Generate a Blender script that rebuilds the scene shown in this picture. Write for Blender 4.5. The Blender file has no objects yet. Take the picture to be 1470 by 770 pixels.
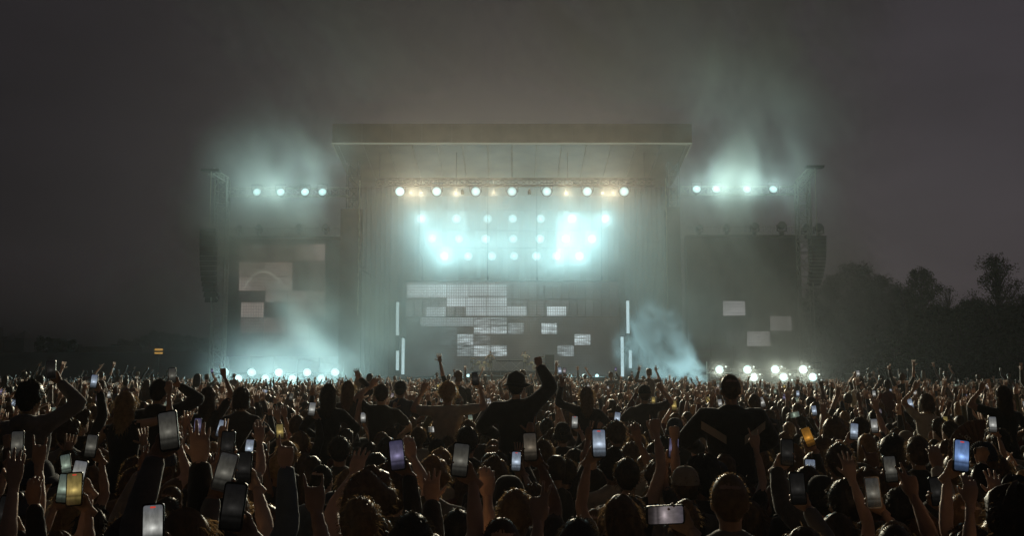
import bpy, bmesh, math, random
import numpy as np
from mathutils import Vector, Matrix, kdtree
rng = random.Random(7)
nrg = np.random.default_rng(11)
SC = bpy.context.scene
COL = SC.collection
PI = math.pi

# ------------------------------------------------------------------ camera
CAM_H = 2.45
FPX = 1470 * 35 / 36.0
PITCH = math.atan((530 - 385) / FPX)
cam_data = bpy.data.cameras.new('camera')
cam_data.lens = 35; cam_data.sensor_width = 36
cam_data.clip_start = 0.1; cam_data.clip_end = 4000
cam = bpy.data.objects.new('camera', cam_data); COL.objects.link(cam)
cam.location = (0, 0, CAM_H); cam.rotation_euler = (PI / 2 + PITCH, 0, 0)
SC.camera = cam

def at(px, py, Y):
    """world point at depth Y that the photograph shows at pixel px, py"""
    dx = (px - 735) / FPX; dz = (385 - py) / FPX
    yy = math.cos(PITCH) - dz * math.sin(PITCH)
    zz = math.sin(PITCH) + dz * math.cos(PITCH)
    t = Y / yy
    return Vector((dx * t, Y, CAM_H + zz * t))

# ------------------------------------------------------------------ sky, after sunset
SUN_EL = math.radians(-3.0); SUN_ROT = math.radians(48)
world = bpy.data.worlds.new('World'); SC.world = world; world.use_nodes = True
wn = world.node_tree; wn.nodes.clear()
def wnode(t): return wn.nodes.new(t)
sky = wnode('ShaderNodeTexSky'); sky.sky_type = 'NISHITA'; sky.sun_disc = False
sky.sun_elevation = SUN_EL; sky.sun_rotation = SUN_ROT
sky.air_density = 1.0; sky.dust_density = 3.0; sky.ozone_density = 1.0
hsv = wnode('ShaderNodeHueSaturation'); hsv.inputs['Saturation'].default_value = 0.12; hsv.inputs['Value'].default_value = 1.0
tint = wnode('ShaderNodeMix'); tint.data_type = 'RGBA'; tint.blend_type = 'MULTIPLY'; tint.inputs[0].default_value = 1
tint.inputs[7].default_value = (1.0, 0.86, .98, 1)
tc = wnode('ShaderNodeTexCoord'); mp = wnode('ShaderNodeMapping'); mp.inputs['Scale'].default_value = (1.6, 1.6, 5)
nz = wnode('ShaderNodeTexNoise'); nz.inputs['Scale'].default_value = 2.2; nz.inputs['Detail'].default_value = 5; nz.inputs['Roughness'].default_value = .55
cr = wnode('ShaderNodeMapRange'); cr.inputs[1].default_value = .35; cr.inputs[2].default_value = .7; cr.inputs[3].default_value = .86; cr.inputs[4].default_value = 1.12
cl = wnode('ShaderNodeMix'); cl.data_type = 'RGBA'; cl.blend_type = 'MULTIPLY'; cl.inputs[0].default_value = 1
bg = wnode('ShaderNodeBackground'); bg.inputs['Strength'].default_value = SKY_STRENGTH = 0.25
wo = wnode('ShaderNodeOutputWorld')
L = wn.links.new
L(sky.outputs[0], hsv.inputs['Color']); L(hsv.outputs[0], tint.inputs[6])
L(tc.outputs['Generated'], mp.inputs[0]); L(mp.outputs[0], nz.inputs['Vector']); L(nz.outputs[0], cr.inputs[0])
L(tint.outputs[2], cl.inputs[6]); L(cr.outputs[0], cl.inputs[7]); L(cl.outputs[2], bg.inputs[0]); L(bg.outputs[0], wo.inputs[0])

# the last of the daylight, from the horizon behind the trees
sun_data = bpy.data.lights.new('sun', 'SUN'); sun_data.energy = 0.004; sun_data.angle = math.radians(15); sun_data.color = (1, .86, .74)
sun = bpy.data.objects.new('sun', sun_data); COL.objects.link(sun)
_sd = Vector((math.sin(SUN_ROT) , math.cos(SUN_ROT), math.tan(math.radians(3))))
sun.rotation_euler = (-_sd).to_track_quat('-Z', 'Y').to_euler()

SC.view_settings.view_transform = 'Standard'; SC.view_settings.look = 'None'
SC.view_settings.exposure = 0; SC.view_settings.gamma = 1; SC.view_settings.use_curve_mapping = False
cy = SC.cycles
cy.max_bounces = 4; cy.diffuse_bounces = 2; cy.glossy_bounces = 2; cy.transmission_bounces = 2; cy.volume_bounces = 2; cy.transparent_max_bounces = 8
cy.caustics_reflective = False; cy.caustics_refractive = False
cy.use_denoising = True
try:
    cy.denoiser = 'OPENIMAGEDENOISE'; cy.denoising_input_passes = 'RGB_ALBEDO_NORMAL'; cy.denoising_prefilter = 'ACCURATE'
except Exception: pass
cy.use_adaptive_sampling = True; cy.adaptive_threshold = 0.02
cy.volume_step_rate = 1.0; cy.volume_max_steps = 96
cy.sample_clamp_indirect = 3; cy.sample_clamp_direct = 12

# ------------------------------------------------------------------ materials
MATS = {}
def nmat(name):
    m = bpy.data.materials.new(name); m.use_nodes = True
    nt = m.node_tree; nt.nodes.clear()
    out = nt.nodes.new('ShaderNodeOutputMaterial'); MATS[name] = m
    return m, nt, out
def pmat(name, col, rough=.6, metal=0, var=.25, scale=8, bump=0, spec=.4, sheen=0, coord='Object', transl=0):
    m, nt, out = nmat(name); n = nt.nodes; l = nt.links.new
    b = n.new('ShaderNodeBsdfPrincipled')
    b.inputs['Roughness'].default_value = rough; b.inputs['Metallic'].default_value = metal
    b.inputs['Specular IOR Level'].default_value = spec
    if sheen: b.inputs['Sheen Weight'].default_value = sheen
    t = n.new('ShaderNodeTexCoord'); z = n.new('ShaderNodeTexNoise'); z.inputs['Scale'].default_value = scale; z.inputs['Detail'].default_value = 4
    l(t.outputs[coord], z.inputs['Vector'])
    r = n.new('ShaderNodeMapRange'); r.inputs[1].default_value = .3; r.inputs[2].default_value = .7
    r.inputs[3].default_value = 1 - var; r.inputs[4].default_value = 1 + var
    l(z.outputs[0], r.inputs[0])
    x = n.new('ShaderNodeMix'); x.data_type = 'RGBA'; x.blend_type = 'MULTIPLY'; x.inputs[0].default_value = 1
    x.inputs[6].default_value = (*col, 1); l(r.outputs[0], x.inputs[7]); l(x.outputs[2], b.inputs['Base Color'])
    if bump:
        bp = n.new('ShaderNodeBump'); bp.inputs['Strength'].default_value = bump; bp.inputs['Distance'].default_value = .02
        l(z.outputs[0], bp.inputs['Height']); l(bp.outputs[0], b.inputs['Normal'])
    if transl:
        tr = n.new('ShaderNodeBsdfTranslucent'); l(x.outputs[2], tr.inputs[0])
        mx = n.new('ShaderNodeMixShader'); mx.inputs[0].default_value = transl
        l(b.outputs[0], mx.inputs[1]); l(tr.outputs[0], mx.inputs[2]); l(mx.outputs[0], out.inputs[0])
    else:
        l(b.outputs[0], out.inputs[0])
    return m
def emat(name, col, strength, sample='NONE'):
    m, nt, out = nmat(name)
    e = nt.nodes.new('ShaderNodeEmission'); e.inputs[0].default_value = (*col, 1); e.inputs[1].default_value = strength
    nt.links.new(e.outputs[0], out.inputs[0])
    m.cycles.emission_sampling = sample
    return m

TEAL = (0.55, 1.0, 1.1)
pmat('grass', (.045, .05, .022), .95, scale=1.5, var=.5, bump=.4)
pmat('earth', (.05, .045, .03), .95, scale=.05, var=.4)
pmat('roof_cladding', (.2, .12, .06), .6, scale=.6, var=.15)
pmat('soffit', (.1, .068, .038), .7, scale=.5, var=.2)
pmat('aluminium', (.34, .32, .28), .45, metal=.5, var=.15)
pmat('dark_steel', (.06, .055, .05), .5, metal=.4, var=.2)
pmat('black_drape', (.075, .05, .03), .9, scale=2, var=.3)
pmat('black_plastic', (.02, .02, .02), .45, var=.2)
pmat('deck', (.05, .05, .05), .6, var=.2)
pmat('speaker', (.03, .027, .024), .7, var=.3, scale=5)
pmat('screen_dark', (.03, .028, .026), .6, var=.1)
pmat('bark', (.045, .035, .025), .9, var=.3)
pmat('rope', (.5, .45, .34), .8, var=.2)
pmat('container_paint', (.2, .18, .14), .6, var=.2)
pmat('canvas', (.3, .28, .26), .8, var=.15)
emat('added_key_lens', (1, .9, .7), .5); pmat('glass_lens', (.1, .1, .1), .08, spec=.8)
for nm_, c_ in (('lamp_lens', (.6, .95, .95, 1)), ('bank_lens', (.6, .95, .92, 1))):
    m_, nt_, out_ = nmat(nm_); e__ = nt_.nodes.new('ShaderNodeEmission'); oi_ = nt_.nodes.new('ShaderNodeObjectInfo'); mx_ = nt_.nodes.new('ShaderNodeMix'); mx_.data_type = 'RGBA'; mx_.blend_type = 'MULTIPLY'; mx_.inputs[0].default_value = 1
    mx_.inputs[6].default_value = c_; nt_.links.new(oi_.outputs['Color'], mx_.inputs[7]); nt_.links.new(mx_.outputs[2], e__.inputs[0]); tc_ = nt_.nodes.new('ShaderNodeTexCoord'); vl_ = nt_.nodes.new('ShaderNodeVectorMath'); vl_.operation = 'LENGTH'; nt_.links.new(tc_.outputs['Object'], vl_.inputs[0]); mr_ = nt_.nodes.new('ShaderNodeMapRange'); mr_.inputs[1].default_value = .1; mr_.inputs[2].default_value = .4; mr_.inputs[3].default_value = 1.5; mr_.inputs[4].default_value = .5; nt_.links.new(vl_.outputs['Value'], mr_.inputs[0]); nt_.links.new(mr_.outputs[0], e__.inputs[1]); nt_.links.new(e__.outputs[0], out_.inputs[0]); m_.cycles.emission_sampling = 'NONE'
emat('pixel_lens', (.85, 1.0, .9), 1.2)
emat('strip_light', (.62, .86, .92), .75)
emat('edge_strip', (.75, .8, .6), .16)
emat('sign_glow', (1, .55, .12), .5)

def led_mat(name, wavy):
    """an LED tile: rows of small diodes, brightness and tint from the object's own colour"""
    m, nt, out = nmat(name); n = nt.nodes; l = nt.links.new
    g = n.new('ShaderNodeTexCoord'); oi = n.new('ShaderNodeObjectInfo')
    sp = n.new('ShaderNodeSeparateXYZ'); l(g.outputs['Object'], sp.inputs[0])
    def dots(sock, per):
        a = n.new('ShaderNodeMath'); a.operation = 'MULTIPLY'; a.inputs[1].default_value = 2 * PI / per; l(sock, a.inputs[0])
        s = n.new('ShaderNodeMath'); s.operation = 'SINE'; l(a.outputs[0], s.inputs[0])
        r = n.new('ShaderNodeMapRange'); r.inputs[1].default_value = -1; r.inputs[2].default_value = 1; r.inputs[3].default_value = .62; r.inputs[4].default_value = 1.15
        l(s.outputs[0], r.inputs[0]); return r.outputs[0]
    dx = dots(sp.outputs[0], .22); dz = dots(sp.outputs[2], .26)
    mu = n.new('ShaderNodeMath'); mu.operation = 'MULTIPLY'; l(dx, mu.inputs[0]); l(dz, mu.inputs[1])
    tex = n.new('ShaderNodeTexNoise'); tex.inputs['Detail'].default_value = 3
    mpp = n.new('ShaderNodeMapping'); l(g.outputs['Object'], mpp.inputs[0])
    if wavy:
        mpp.inputs['Scale'].default_value = (.9, 1, 5); mpp.inputs['Rotation'].default_value = (0, .35, 0)
        tex.inputs['Scale'].default_value = 1.0; lo, hi = .25, 1.7
    else:
        mpp.inputs['Scale'].default_value = (1, 1, 1); tex.inputs['Scale'].default_value = .45; lo, hi = .75, 1.3
    l(mpp.outputs[0], tex.inputs['Vector'])
    rr = n.new('ShaderNodeMapRange'); rr.inputs[1].default_value = .35; rr.inputs[2].default_value = .65; rr.inputs[3].default_value = lo; rr.inputs[4].default_value = hi
    l(tex.outputs[0], rr.inputs[0])
    m2 = n.new('ShaderNodeMath'); m2.operation = 'MULTIPLY'; l(mu.outputs[0], m2.inputs[0]); l(rr.outputs[0], m2.inputs[1])
    e = n.new('ShaderNodeEmission'); l(oi.outputs['Color'], e.inputs[0]); l(m2.outputs[0], e.inputs[1])
    d = n.new('ShaderNodeBsdfDiffuse'); d.inputs[0].default_value = (.02, .02, .02, 1)
    ad = n.new('ShaderNodeAddShader'); l(e.outputs[0], ad.inputs[0]); l(d.outputs[0], ad.inputs[1]); l(ad.outputs[0], out.inputs[0])
    m.cycles.emission_sampling = 'NONE'
    return m
led_mat('led_plain', False); led_mat('led_wavy', True)

# ------------------------------------------------------------------ mesh helpers
class MB:
    def __init__(s): s.v = []; s.f = []
    def add(s, vs, fs):
        o = len(s.v); s.v += [tuple(p) for p in vs]; s.f += [tuple(i + o for i in f) for f in fs]; return s
    def box(s, lo, hi):
        x0, y0, z0 = lo; x1, y1, z1 = hi
        return s.add([(x0,y0,z0),(x1,y0,z0),(x1,y1,z0),(x0,y1,z0),(x0,y0,z1),(x1,y0,z1),(x1,y1,z1),(x0,y1,z1)],
                     [(0,3,2,1),(4,5,6,7),(0,1,5,4),(1,2,6,5),(2,3,7,6),(3,0,4,7)])
    def bar(s, p, q, r, n=6, r2=None):
        p = Vector(p); q = Vector(q); d = (q - p)
        if d.length < 1e-6: return s
        d.normalize(); a = d.orthogonal().normalized(); b = d.cross(a); r2 = r if r2 is None else r2
        vs = [];
        for c, rr in ((p, r), (q, r2)):
            for i in range(n):
                t = 2 * PI * (i + .5) / n; vs.append(c + a * (rr * math.cos(t)) + b * (rr * math.sin(t)))
        fs = [(i, (i + 1) % n, n + (i + 1) % n, n + i) for i in range(n)] + [tuple(range(n - 1, -1, -1)), tuple(range(n, 2 * n))]
        return s.add(vs, fs)
    def lathe(s, o, axis, prof, n=16):
        o = Vector(o); d = Vector(axis).normalized(); a = d.orthogonal().normalized(); b = d.cross(a); vs = []
        for h, r in prof:
            for i in range(n):
                t = 2 * PI * i / n; vs.append(o + d * h + a * (r * math.cos(t)) + b * (r * math.sin(t)))
        fs = []
        for k in range(len(prof) - 1):
            for i in range(n):
                j = (i + 1) % n; fs.append((k*n+i, k*n+j, (k+1)*n+j, (k+1)*n+i))
        fs.append(tuple(range(n - 1, -1, -1))); m = (len(prof) - 1) * n; fs.append(tuple(range(m, m + n)))
        return s.add(vs, fs)
    def mesh(s, name, mat, smooth=False):
        me = bpy.data.meshes.new(name); me.from_pydata([tuple(v) for v in s.v], [], s.f); me.update()
        if mat: me.materials.append(MATS[mat] if isinstance(mat, str) else mat)
        if smooth: me.shade_smooth()
        return me
    def build(s, name, mat, parent=None, smooth=False):
        if parent is not None:
            o = parent_origin(parent); s.v = [tuple(Vector(v) - o) for v in s.v]
        ob = bpy.data.objects.new(name, s.mesh(name, mat, smooth)); COL.objects.link(ob)
        if parent is not None: ob.parent = parent
        return ob
def parent_origin(p):
    o = Vector((0, 0, 0))
    while p is not None:
        o += p.location; p = p.parent
    return o
def tag(o, label=None, cat=None, group=None, kind=None):
    if label: o['label'] = label
    if cat: o['category'] = cat
    if group: o['group'] = group
    if kind: o['kind'] = kind
    return o
def thing(name, label, cat, loc=(0, 0, 0), group=None):
    o = bpy.data.objects.new(name, None); COL.objects.link(o); o.location = loc; o.empty_display_size = .3
    return tag(o, label, cat, group)
def copy_tree(o, parent=None):
    c = o.copy(); COL.objects.link(c); c.parent = parent
    for ch in list(o.children): copy_tree(ch, c)
    return c
# ------------------------------------------------------------------ ground
def sheet(name, mat, kind='structure'):
    m = MB(); n = 60; xs = np.concatenate([np.linspace(-900, -90, 12), np.linspace(-80, 80, 33), np.linspace(90, 900, 12)])
    ys = np.concatenate([np.linspace(-60, 120, 30), np.linspace(135, 1500, 18)])
    r = np.random.default_rng(3)
    for y in ys:
        for x in xs: m.v.append((float(x), float(y), float(r.normal(0, .015)) if abs(x) < 100 and y < 130 else float(r.normal(0, .1)) - .1))
    w = len(xs)
    for j in range(len(ys) - 1):
        for i in range(w - 1): m.f.append((j*w+i, j*w+i+1, (j+1)*w+i+1, (j+1)*w+i))
    o = m.build(name, mat, smooth=True); return tag(o, kind=kind)
sheet('ground', 'grass')
# low rising ground far off on the left and right
def ridge(name, x0, x1, Y, top, seed, depth=90):
    m = MB(); r = random.Random(seed); N = 60
    for k in range(5):
        for i in range(N):
            t = i / (N - 1); e = math.sin(min(1, t * 6, (1 - t) * 6) * PI / 2)
            h = top(t) * e * (0, .75, 1, .8, 0)[k] + r.uniform(-.1, .1) - .3
            m.v.append((x0 + (x1 - x0) * t, Y + depth * (k - 2) / 4 + r.uniform(-2, 2), h))
    for k in range(4):
        for i in range(N - 1): m.f.append((k*N+i, k*N+i+1, (k+1)*N+i+1, (k+1)*N+i))
    return tag(m.build(name, 'earth', smooth=True), kind='structure')
ridge('hill', -320, -20, 210, lambda t: 6.3 + .5 * math.sin(t * 9), 1)
ridge('terrain', 30, 330, 215, lambda t: 5.0 + .4 * math.sin(t * 7), 2)

# ------------------------------------------------------------------ truss
def truss_box(m, p, q, w, h, step, chord=.045, lace=.025, up=Vector((0, 0, 1))):
    p = Vector(p); q = Vector(q); d = (q - p); Ln = d.length; d.normalize()
    s = d.cross(up)
    if s.length < .1: s = Vector((1, 0, 0))
    s.normalize(); u = s.cross(d).normalized()
    cs = [s * (a * w / 2) + u * (b * h / 2) for a, b in ((-1, -1), (1, -1), (1, 1), (-1, 1))]
    for c in cs: m.bar(p + c, q + c, chord, 6)
    k = max(1, int(round(Ln / step)))
    for i in range(k):
        a = p + d * (Ln * i / k); b = p + d * (Ln * (i + 1) / k)
        for j in range(4):
            c0, c1 = cs[j], cs[(j + 1) % 4]
            if i % 2: c0, c1 = c1, c0
            m.bar(a + c0, b + c1, lace, 4); m.bar(a + c0, a + c1, lace, 4)
    return m

# ------------------------------------------------------------------ main stage
FY = 84.0                                   # front of the roof
st = thing('festival_stage', 'huge covered concert stage with deep flat fascia roof in the middle', 'stage', (0, 92, 0))
fl = at(477, 178, FY); fr = at(993, 176.5, FY); bl = at(477, 205, FY)
X0, X1, ZT, ZB = fl.x, fr.x, fl.z, bl.z
HB = at(735, 262, 94).z                     # back edge of the sloping soffit
RB = 94.0
# fascia built from side-by-side cladding panels
fas = MB().box((X0, FY + .12, ZB), (X1, FY + .5, ZT)).build('roof_fascia', 'roof_cladding', st)
NP = 12
for i in range(NP):
    a = X0 + (X1 - X0) * i / NP; b = X0 + (X1 - X0) * (i + 1) / NP
    MB().box((a + .02, FY + rng.uniform(0, .025), ZB + .03), (b - .02, FY + .118, ZT + .02)).build('cladding_panel', 'roof_cladding', fas)
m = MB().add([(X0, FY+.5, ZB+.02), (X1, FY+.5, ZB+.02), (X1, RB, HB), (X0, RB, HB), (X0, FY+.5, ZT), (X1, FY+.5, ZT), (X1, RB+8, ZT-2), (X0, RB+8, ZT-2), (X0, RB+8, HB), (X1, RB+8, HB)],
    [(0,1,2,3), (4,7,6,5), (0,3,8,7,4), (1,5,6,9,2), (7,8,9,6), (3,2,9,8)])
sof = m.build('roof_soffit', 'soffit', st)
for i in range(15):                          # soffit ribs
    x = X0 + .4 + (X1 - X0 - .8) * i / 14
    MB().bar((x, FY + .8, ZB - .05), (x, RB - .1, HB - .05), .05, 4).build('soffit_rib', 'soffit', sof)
MB().box((X0 - .05, FY - .06, ZB - .1), (X1 + .05, FY + .1, ZB - .005)).build('edge_light', 'edge_strip', fas)
for s in (X0, X1):
    q = MB().bar((s, FY + .1, ZB - .06), (s, FY + 3.2, ZB - .06 + (HB - ZB) * .31), .05, 4).build('edge_light', 'edge_strip', fas)
# roof legs, side walls, back drape, deck
zdeck = 1.75
for x in (at(505, 400, 88).x, at(968, 400, 88).x):
    t = MB(); truss_box(t, (x, 88, .02), (x, 88, ZB - .9), 1.0, 1.0, 1.1); t.build('roof_leg', 'dark_steel', st)
for x in (at(527, 400, 96).x, at(949, 400, 96).x):
    t = MB(); truss_box(t, (x, 99, .02), (x, 99, HB - .02), 1.0, 1.0, 1.1); t.build('roof_leg', 'dark_steel', st)
for xa, xb in ((at(500, 300, 95).x, at(560, 300, 95).x), (at(912, 300, 95).x, at(975, 300, 95).x)):
    d = MB(); n = 26
    for k in range(n + 1):
        x = xa + (xb - xa) * k / n; y = 96 + .16 * math.sin(k * 2.1) + rng.uniform(-.04, .04)
        d.v += [(x, y, zdeck), (x, y, HB - .1)]
        d.v += [(x, y + .05, zdeck), (x, y + .05, HB - .1)]
    for k in range(n):
        a = 4 * k; b = a + 4; d.f += [(a, b, b+1, a+1), (a+2, a+3, b+3, b+2)]
    d.build('side_drape', 'black_drape', st)
bd = MB(); n = 60; xa, xb = at(500, 300, 101).x, at(975, 300, 101).x
for k in range(n + 1):
    x = xa + (xb - xa) * k / n; y = 101 + .18 * math.sin(k * 2.3)
    bd.v += [(x, y, zdeck), (x, y, HB - .1), (x, y + .05, zdeck), (x, y + .05, HB - .1)]
for k in range(n):
    a = 4 * k; b = a + 4; bd.f += [(a, b, b+1, a+1), (a+2, a+3, b+3, b+2)]
bd.build('back_drape', 'black_drape', st)
dx0, dx1 = at(520, 540, 87).x, at(955, 540, 87).x
MB().box((dx0, 87, zdeck - .12), (dx1, 101, zdeck)).build('deck', 'deck', st)
NSK = 16
for i in range(NSK):
    a = dx0 + (dx1 - dx0) * i / NSK; b = dx0 + (dx1 - dx0) * (i + 1) / NSK
    MB().box((a + .015, 87.03, .02), (b - .015, 87.12, zdeck - .125)).build('skirt_panel', 'black_drape', st)

# dark panels beside the stage mouth, each with a pale hoist rope
for px, pt, rx, side in ((497, 300, 516, 'wing with the pinkish screen'), (968, 297, 956, 'wing with the dark screen')):
    a = at(px - (8 if px < 700 else 12), pt, 85.5); b = at(px + (20 if px < 700 else 12), 545, 85.5)
    w = thing('masking_panel', 'tall dark masking panel between stage mouth and the ' + side, 'panel', (a.x, 85.5, 0))
    MB().box((a.x, 85.5, .05), (b.x, 85.75, a.z)).build('board', 'black_drape', w)
    t = MB(); truss_box(t, (a.x + .3, 86.2, .02), (a.x + .3, 86.2, a.z - .1), .5, .5, .8, .04, .02); t.build('support', 'dark_steel', w)
    p = at(rx, pt, 85.2)
    r = thing('hoist_rope', 'pale hoist rope hanging beside the ' + side, 'rope', (p.x, 85.2, 6.0))
    q = MB(); z = p.z + 2.5; k = 0
    while z > at(rx, 452, 85.2).z:
        q.bar((p.x + .03 * math.sin(k * 1.3), 85.2, z), (p.x + .03 * math.sin((k + 1) * 1.3), 85.2, z - .3), .065 if k % 2 else .045, 6); z -= .3; k += 1
    q.build('line', 'rope', r)
    c = at(rx, 386, 85.2); MB().bar(c, c + Vector((.9 if rx < 700 else -.9, 0, -.5)), .05).bar(c + Vector((0, 0, -.25)), c + Vector((.5 if rx < 700 else -.5, 0, .2)), .035).build('clamp_arm', 'aluminium', r)

# ------------------------------------------------------------------ wings: towers, header trusses, arrays
def wing(sign, txa, txb, ttop, outx, outy, hx0, hx1, hy, arrx0, arrx1, arry0, arry1, which):
    Y = 85.0; c = at((txa + txb) / 2, ttop, Y); wd = abs(at(txa, ttop, Y).x - at(txb, ttop, Y).x)
    t = thing('truss_tower', 'tall lattice tower with top outrigger beside the ' + which, 'tower', (c.x, Y, 0))
    m = MB(); truss_box(m, (c.x, Y, .05), (c.x, Y, c.z), wd, wd, 1.0, .07, .035); m.build('mast', 'aluminium', t)
    o = at(outx, outy, Y - 1.5)
    m = MB(); truss_box(m, (c.x - sign * .3, Y, c.z - .1), (o.x, Y - 1.5, o.z), .5, .5, .7, .06, .03); m.build('outrigger', 'aluminium', t)
    MB().box((o.x - .75, o.y - .35, o.z - .02), (o.x + .75, o.y + .35, o.z + .16)).build('outrigger_head', 'dark_steel', t)
    MB().box((c.x - 1.1, Y - 1.1, .0), (c.x + 1.1, Y + 1.1, .25)).build('base', 'dark_steel', t)
    a = at(hx0, hy, 86); b = at(hx1, hy, 86)
    h = thing('header_truss', 'long horizontal lighting truss above the ' + which, 'truss', ((a.x + b.x) / 2, 86, a.z))
    m = MB(); truss_box(m, a, b, .55, .7, .8, .05, .028); m.build('lattice', 'aluminium', h)
    # line array: a hung, slightly curved column of cabinets
    p0 = at((arrx0 + arrx1) / 2, arry0, Y - 1.5); p1 = at((arrx0 + arrx1) / 2, arry1, Y - 1.5)
    W = abs(at(arrx0, arry0, Y - 1.5).x - at(arrx1, arry0, Y - 1.5).x)
    la = thing('line_array', 'curved hanging column of dark loudspeaker cabinets beside the ' + which, 'loudspeaker', (p0.x, Y - 1.5, p1.z))
    n = 14; H = (p0.z - p1.z) / n
    for i in range(n):
        z = p0.z - H * i; tt = (i / (n - 1)); yo = -.2 * tt + 1.6 * tt ** 3; ang = .05 + .42 * tt ** 2
        mm = MB(); hw = W / 2 * (1 - .25 * tt)
        for (yy, zz) in ((-.45, 0), (.45, 0), (.40, -H + .05), (-.45, -H + .03)):
            for s in (-1, 1): mm.v.append((p0.x + s * hw, Y - 1.5 + yo + yy * math.cos(ang) + zz * math.sin(ang) * .4, z + zz + yy * math.sin(ang) * .6))
        mm.f = [(0,1,7,6), (2,4,5,3), (0,2,3,1), (6,7,5,4), (0,6,4,2), (1,3,5,7)]
        mm.build('cabinet', 'speaker', la)
    MB().box((p0.x - W/2, Y - 2.0, p0.z + .02), (p0.x + W/2, Y - 1.0, p0.z + .2)).build('rigging_frame', 'dark_steel', la)
    MB().bar((p0.x, Y - 1.5, p0.z + .2), (p0.x, o.y, o.z - .02), .035).build('hoist_chain', 'rope', la)
    return t
wing(-1, 311, 328, 258, 303, 246, 328, 500, 276, 289, 312, 333, 432, 'wing with the pinkish screen')
wing(1, 1143, 1160, 262, 1169, 241, 978, 1143, 274, 1162, 1184, 343, 408, 'wing with the dark screen')

# ------------------------------------------------------------------ wing screens built of LED tiles
def tile(parent, x0, y0, x1, y1, Y, colr, mat='led_plain', gap=.03):
    a = at(x0, y0, Y); b = at(x1, y1, Y)
    # vertical plane: use the mean edge positions
    o = MB().box((a.x + gap, Y - .06, b.z + gap), (b.x - gap, Y, a.z - gap)).build('led_tile', mat, parent)
    o.color = (*colr, 1); return o
WS = 87.0
def wing_screen(x0, y0, x1, y1, label):
    a = at(x0, y0, WS); b = at(x1, y1, WS)
    s = thing('led_screen', label, 'screen', ((a.x + b.x) / 2, WS, b.z))
    MB().box((a.x, WS + .003, b.z), (b.x, WS + .5, a.z)).build('backing', 'screen_dark', s)
    m = MB()
    for k in range(6):
        x = a.x + (b.x - a.x) * k / 5; m.bar((x, WS + .8, 0), (x, WS + .8, a.z), .06)
    m.build('rear_frame', 'dark_steel', s)
    return s
WARM = (.30, .245, .225)
def c(k, base=WARM): return tuple(v * k for v in base)
ls = wing_screen(330, 341, 489, 512, 'big LED screen showing pinkish picture blocks in the wing')
for (x0, y0, x1, y1, k) in ((343,352,384,376,.18),(384,352,425,376,.2),(425,350,467,375,.5),(343,376,382,397,.55),(382,376,420,397,.62),(343,397,382,418,.6),(382,397,420,418,.66),
        (420,375,443,417,.12),(443,375,467,417,.2),(343,418,381,434,.05),(381,418,413,434,.5),(413,417,440,437,.5),(440,417,467,437,.42),(413,437,440,456,.42),(440,437,467,456,.36),
        (346,434,379,456,.62),(379,434,413,456,.05),(345,456,379,479,.24),(379,456,412,479,.38),(412,456,445,479,.34),(445,456,466,479,.06),(379,479,412,500,.14),(412,479,445,500,.2),(345,479,379,500,.07)):
    tile(ls, x0, y0, x1, y1, WS, c(k * 1.15))
# the pale arch of a pictured figure on the screen
m = MB(); prev = None; pts = []
for i in range(15):
    t = i / 14; pts.append((350 + 58 * t + (6 * t ** 3), 416 - 24 * math.sin(PI * min(1, t * 1.06)) ** .8))
for i in range(14):
    a = at(pts[i][0], pts[i][1], WS - .075); b = at(pts[i+1][0], pts[i+1][1], WS - .075); w = .16 + .1 * math.sin(PI * i / 14)
    m.add([(a.x, WS-.075, a.z), (b.x, WS-.075, b.z), (b.x, WS-.075, b.z + w), (a.x, WS-.075, a.z + w), (a.x, WS-.062, a.z), (b.x, WS-.062, b.z), (b.x, WS-.062, b.z + w), (a.x, WS-.062, a.z + w)], [(0,1,2,3),(4,7,6,5),(3,2,6,7),(0,4,5,1)])
o = m.build('pictured_figure', 'led_plain', ls); o.color = (.34, .33, .3, 1)
rs = wing_screen(985, 339, 1150, 530, 'big dark LED screen with three lit blocks in the wing')
for i in range(5):
    for j in range(9):
        x0 = 987 + i * 32.4; y0 = 341 + j * 20.6
        tile(rs, x0, y0, x0 + 32.4, y0 + 20.6, WS, (.002, .002, .002))
# lit ones sit proud of the dark field
COOL = (.36, .36, .39)
for (x0, y0, x1, y1, k) in ((1037,432,1070,454,.85),(1105,454,1137,476,.95),(1072,476,1106,498,.8),(988,432,1002,452,.05),(1042,476,1070,498,.06),(1055,499,1075,513,.05)):
    tile(rs, x0, y0, x1, y1, WS - .08, c(k, COOL))

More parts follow.
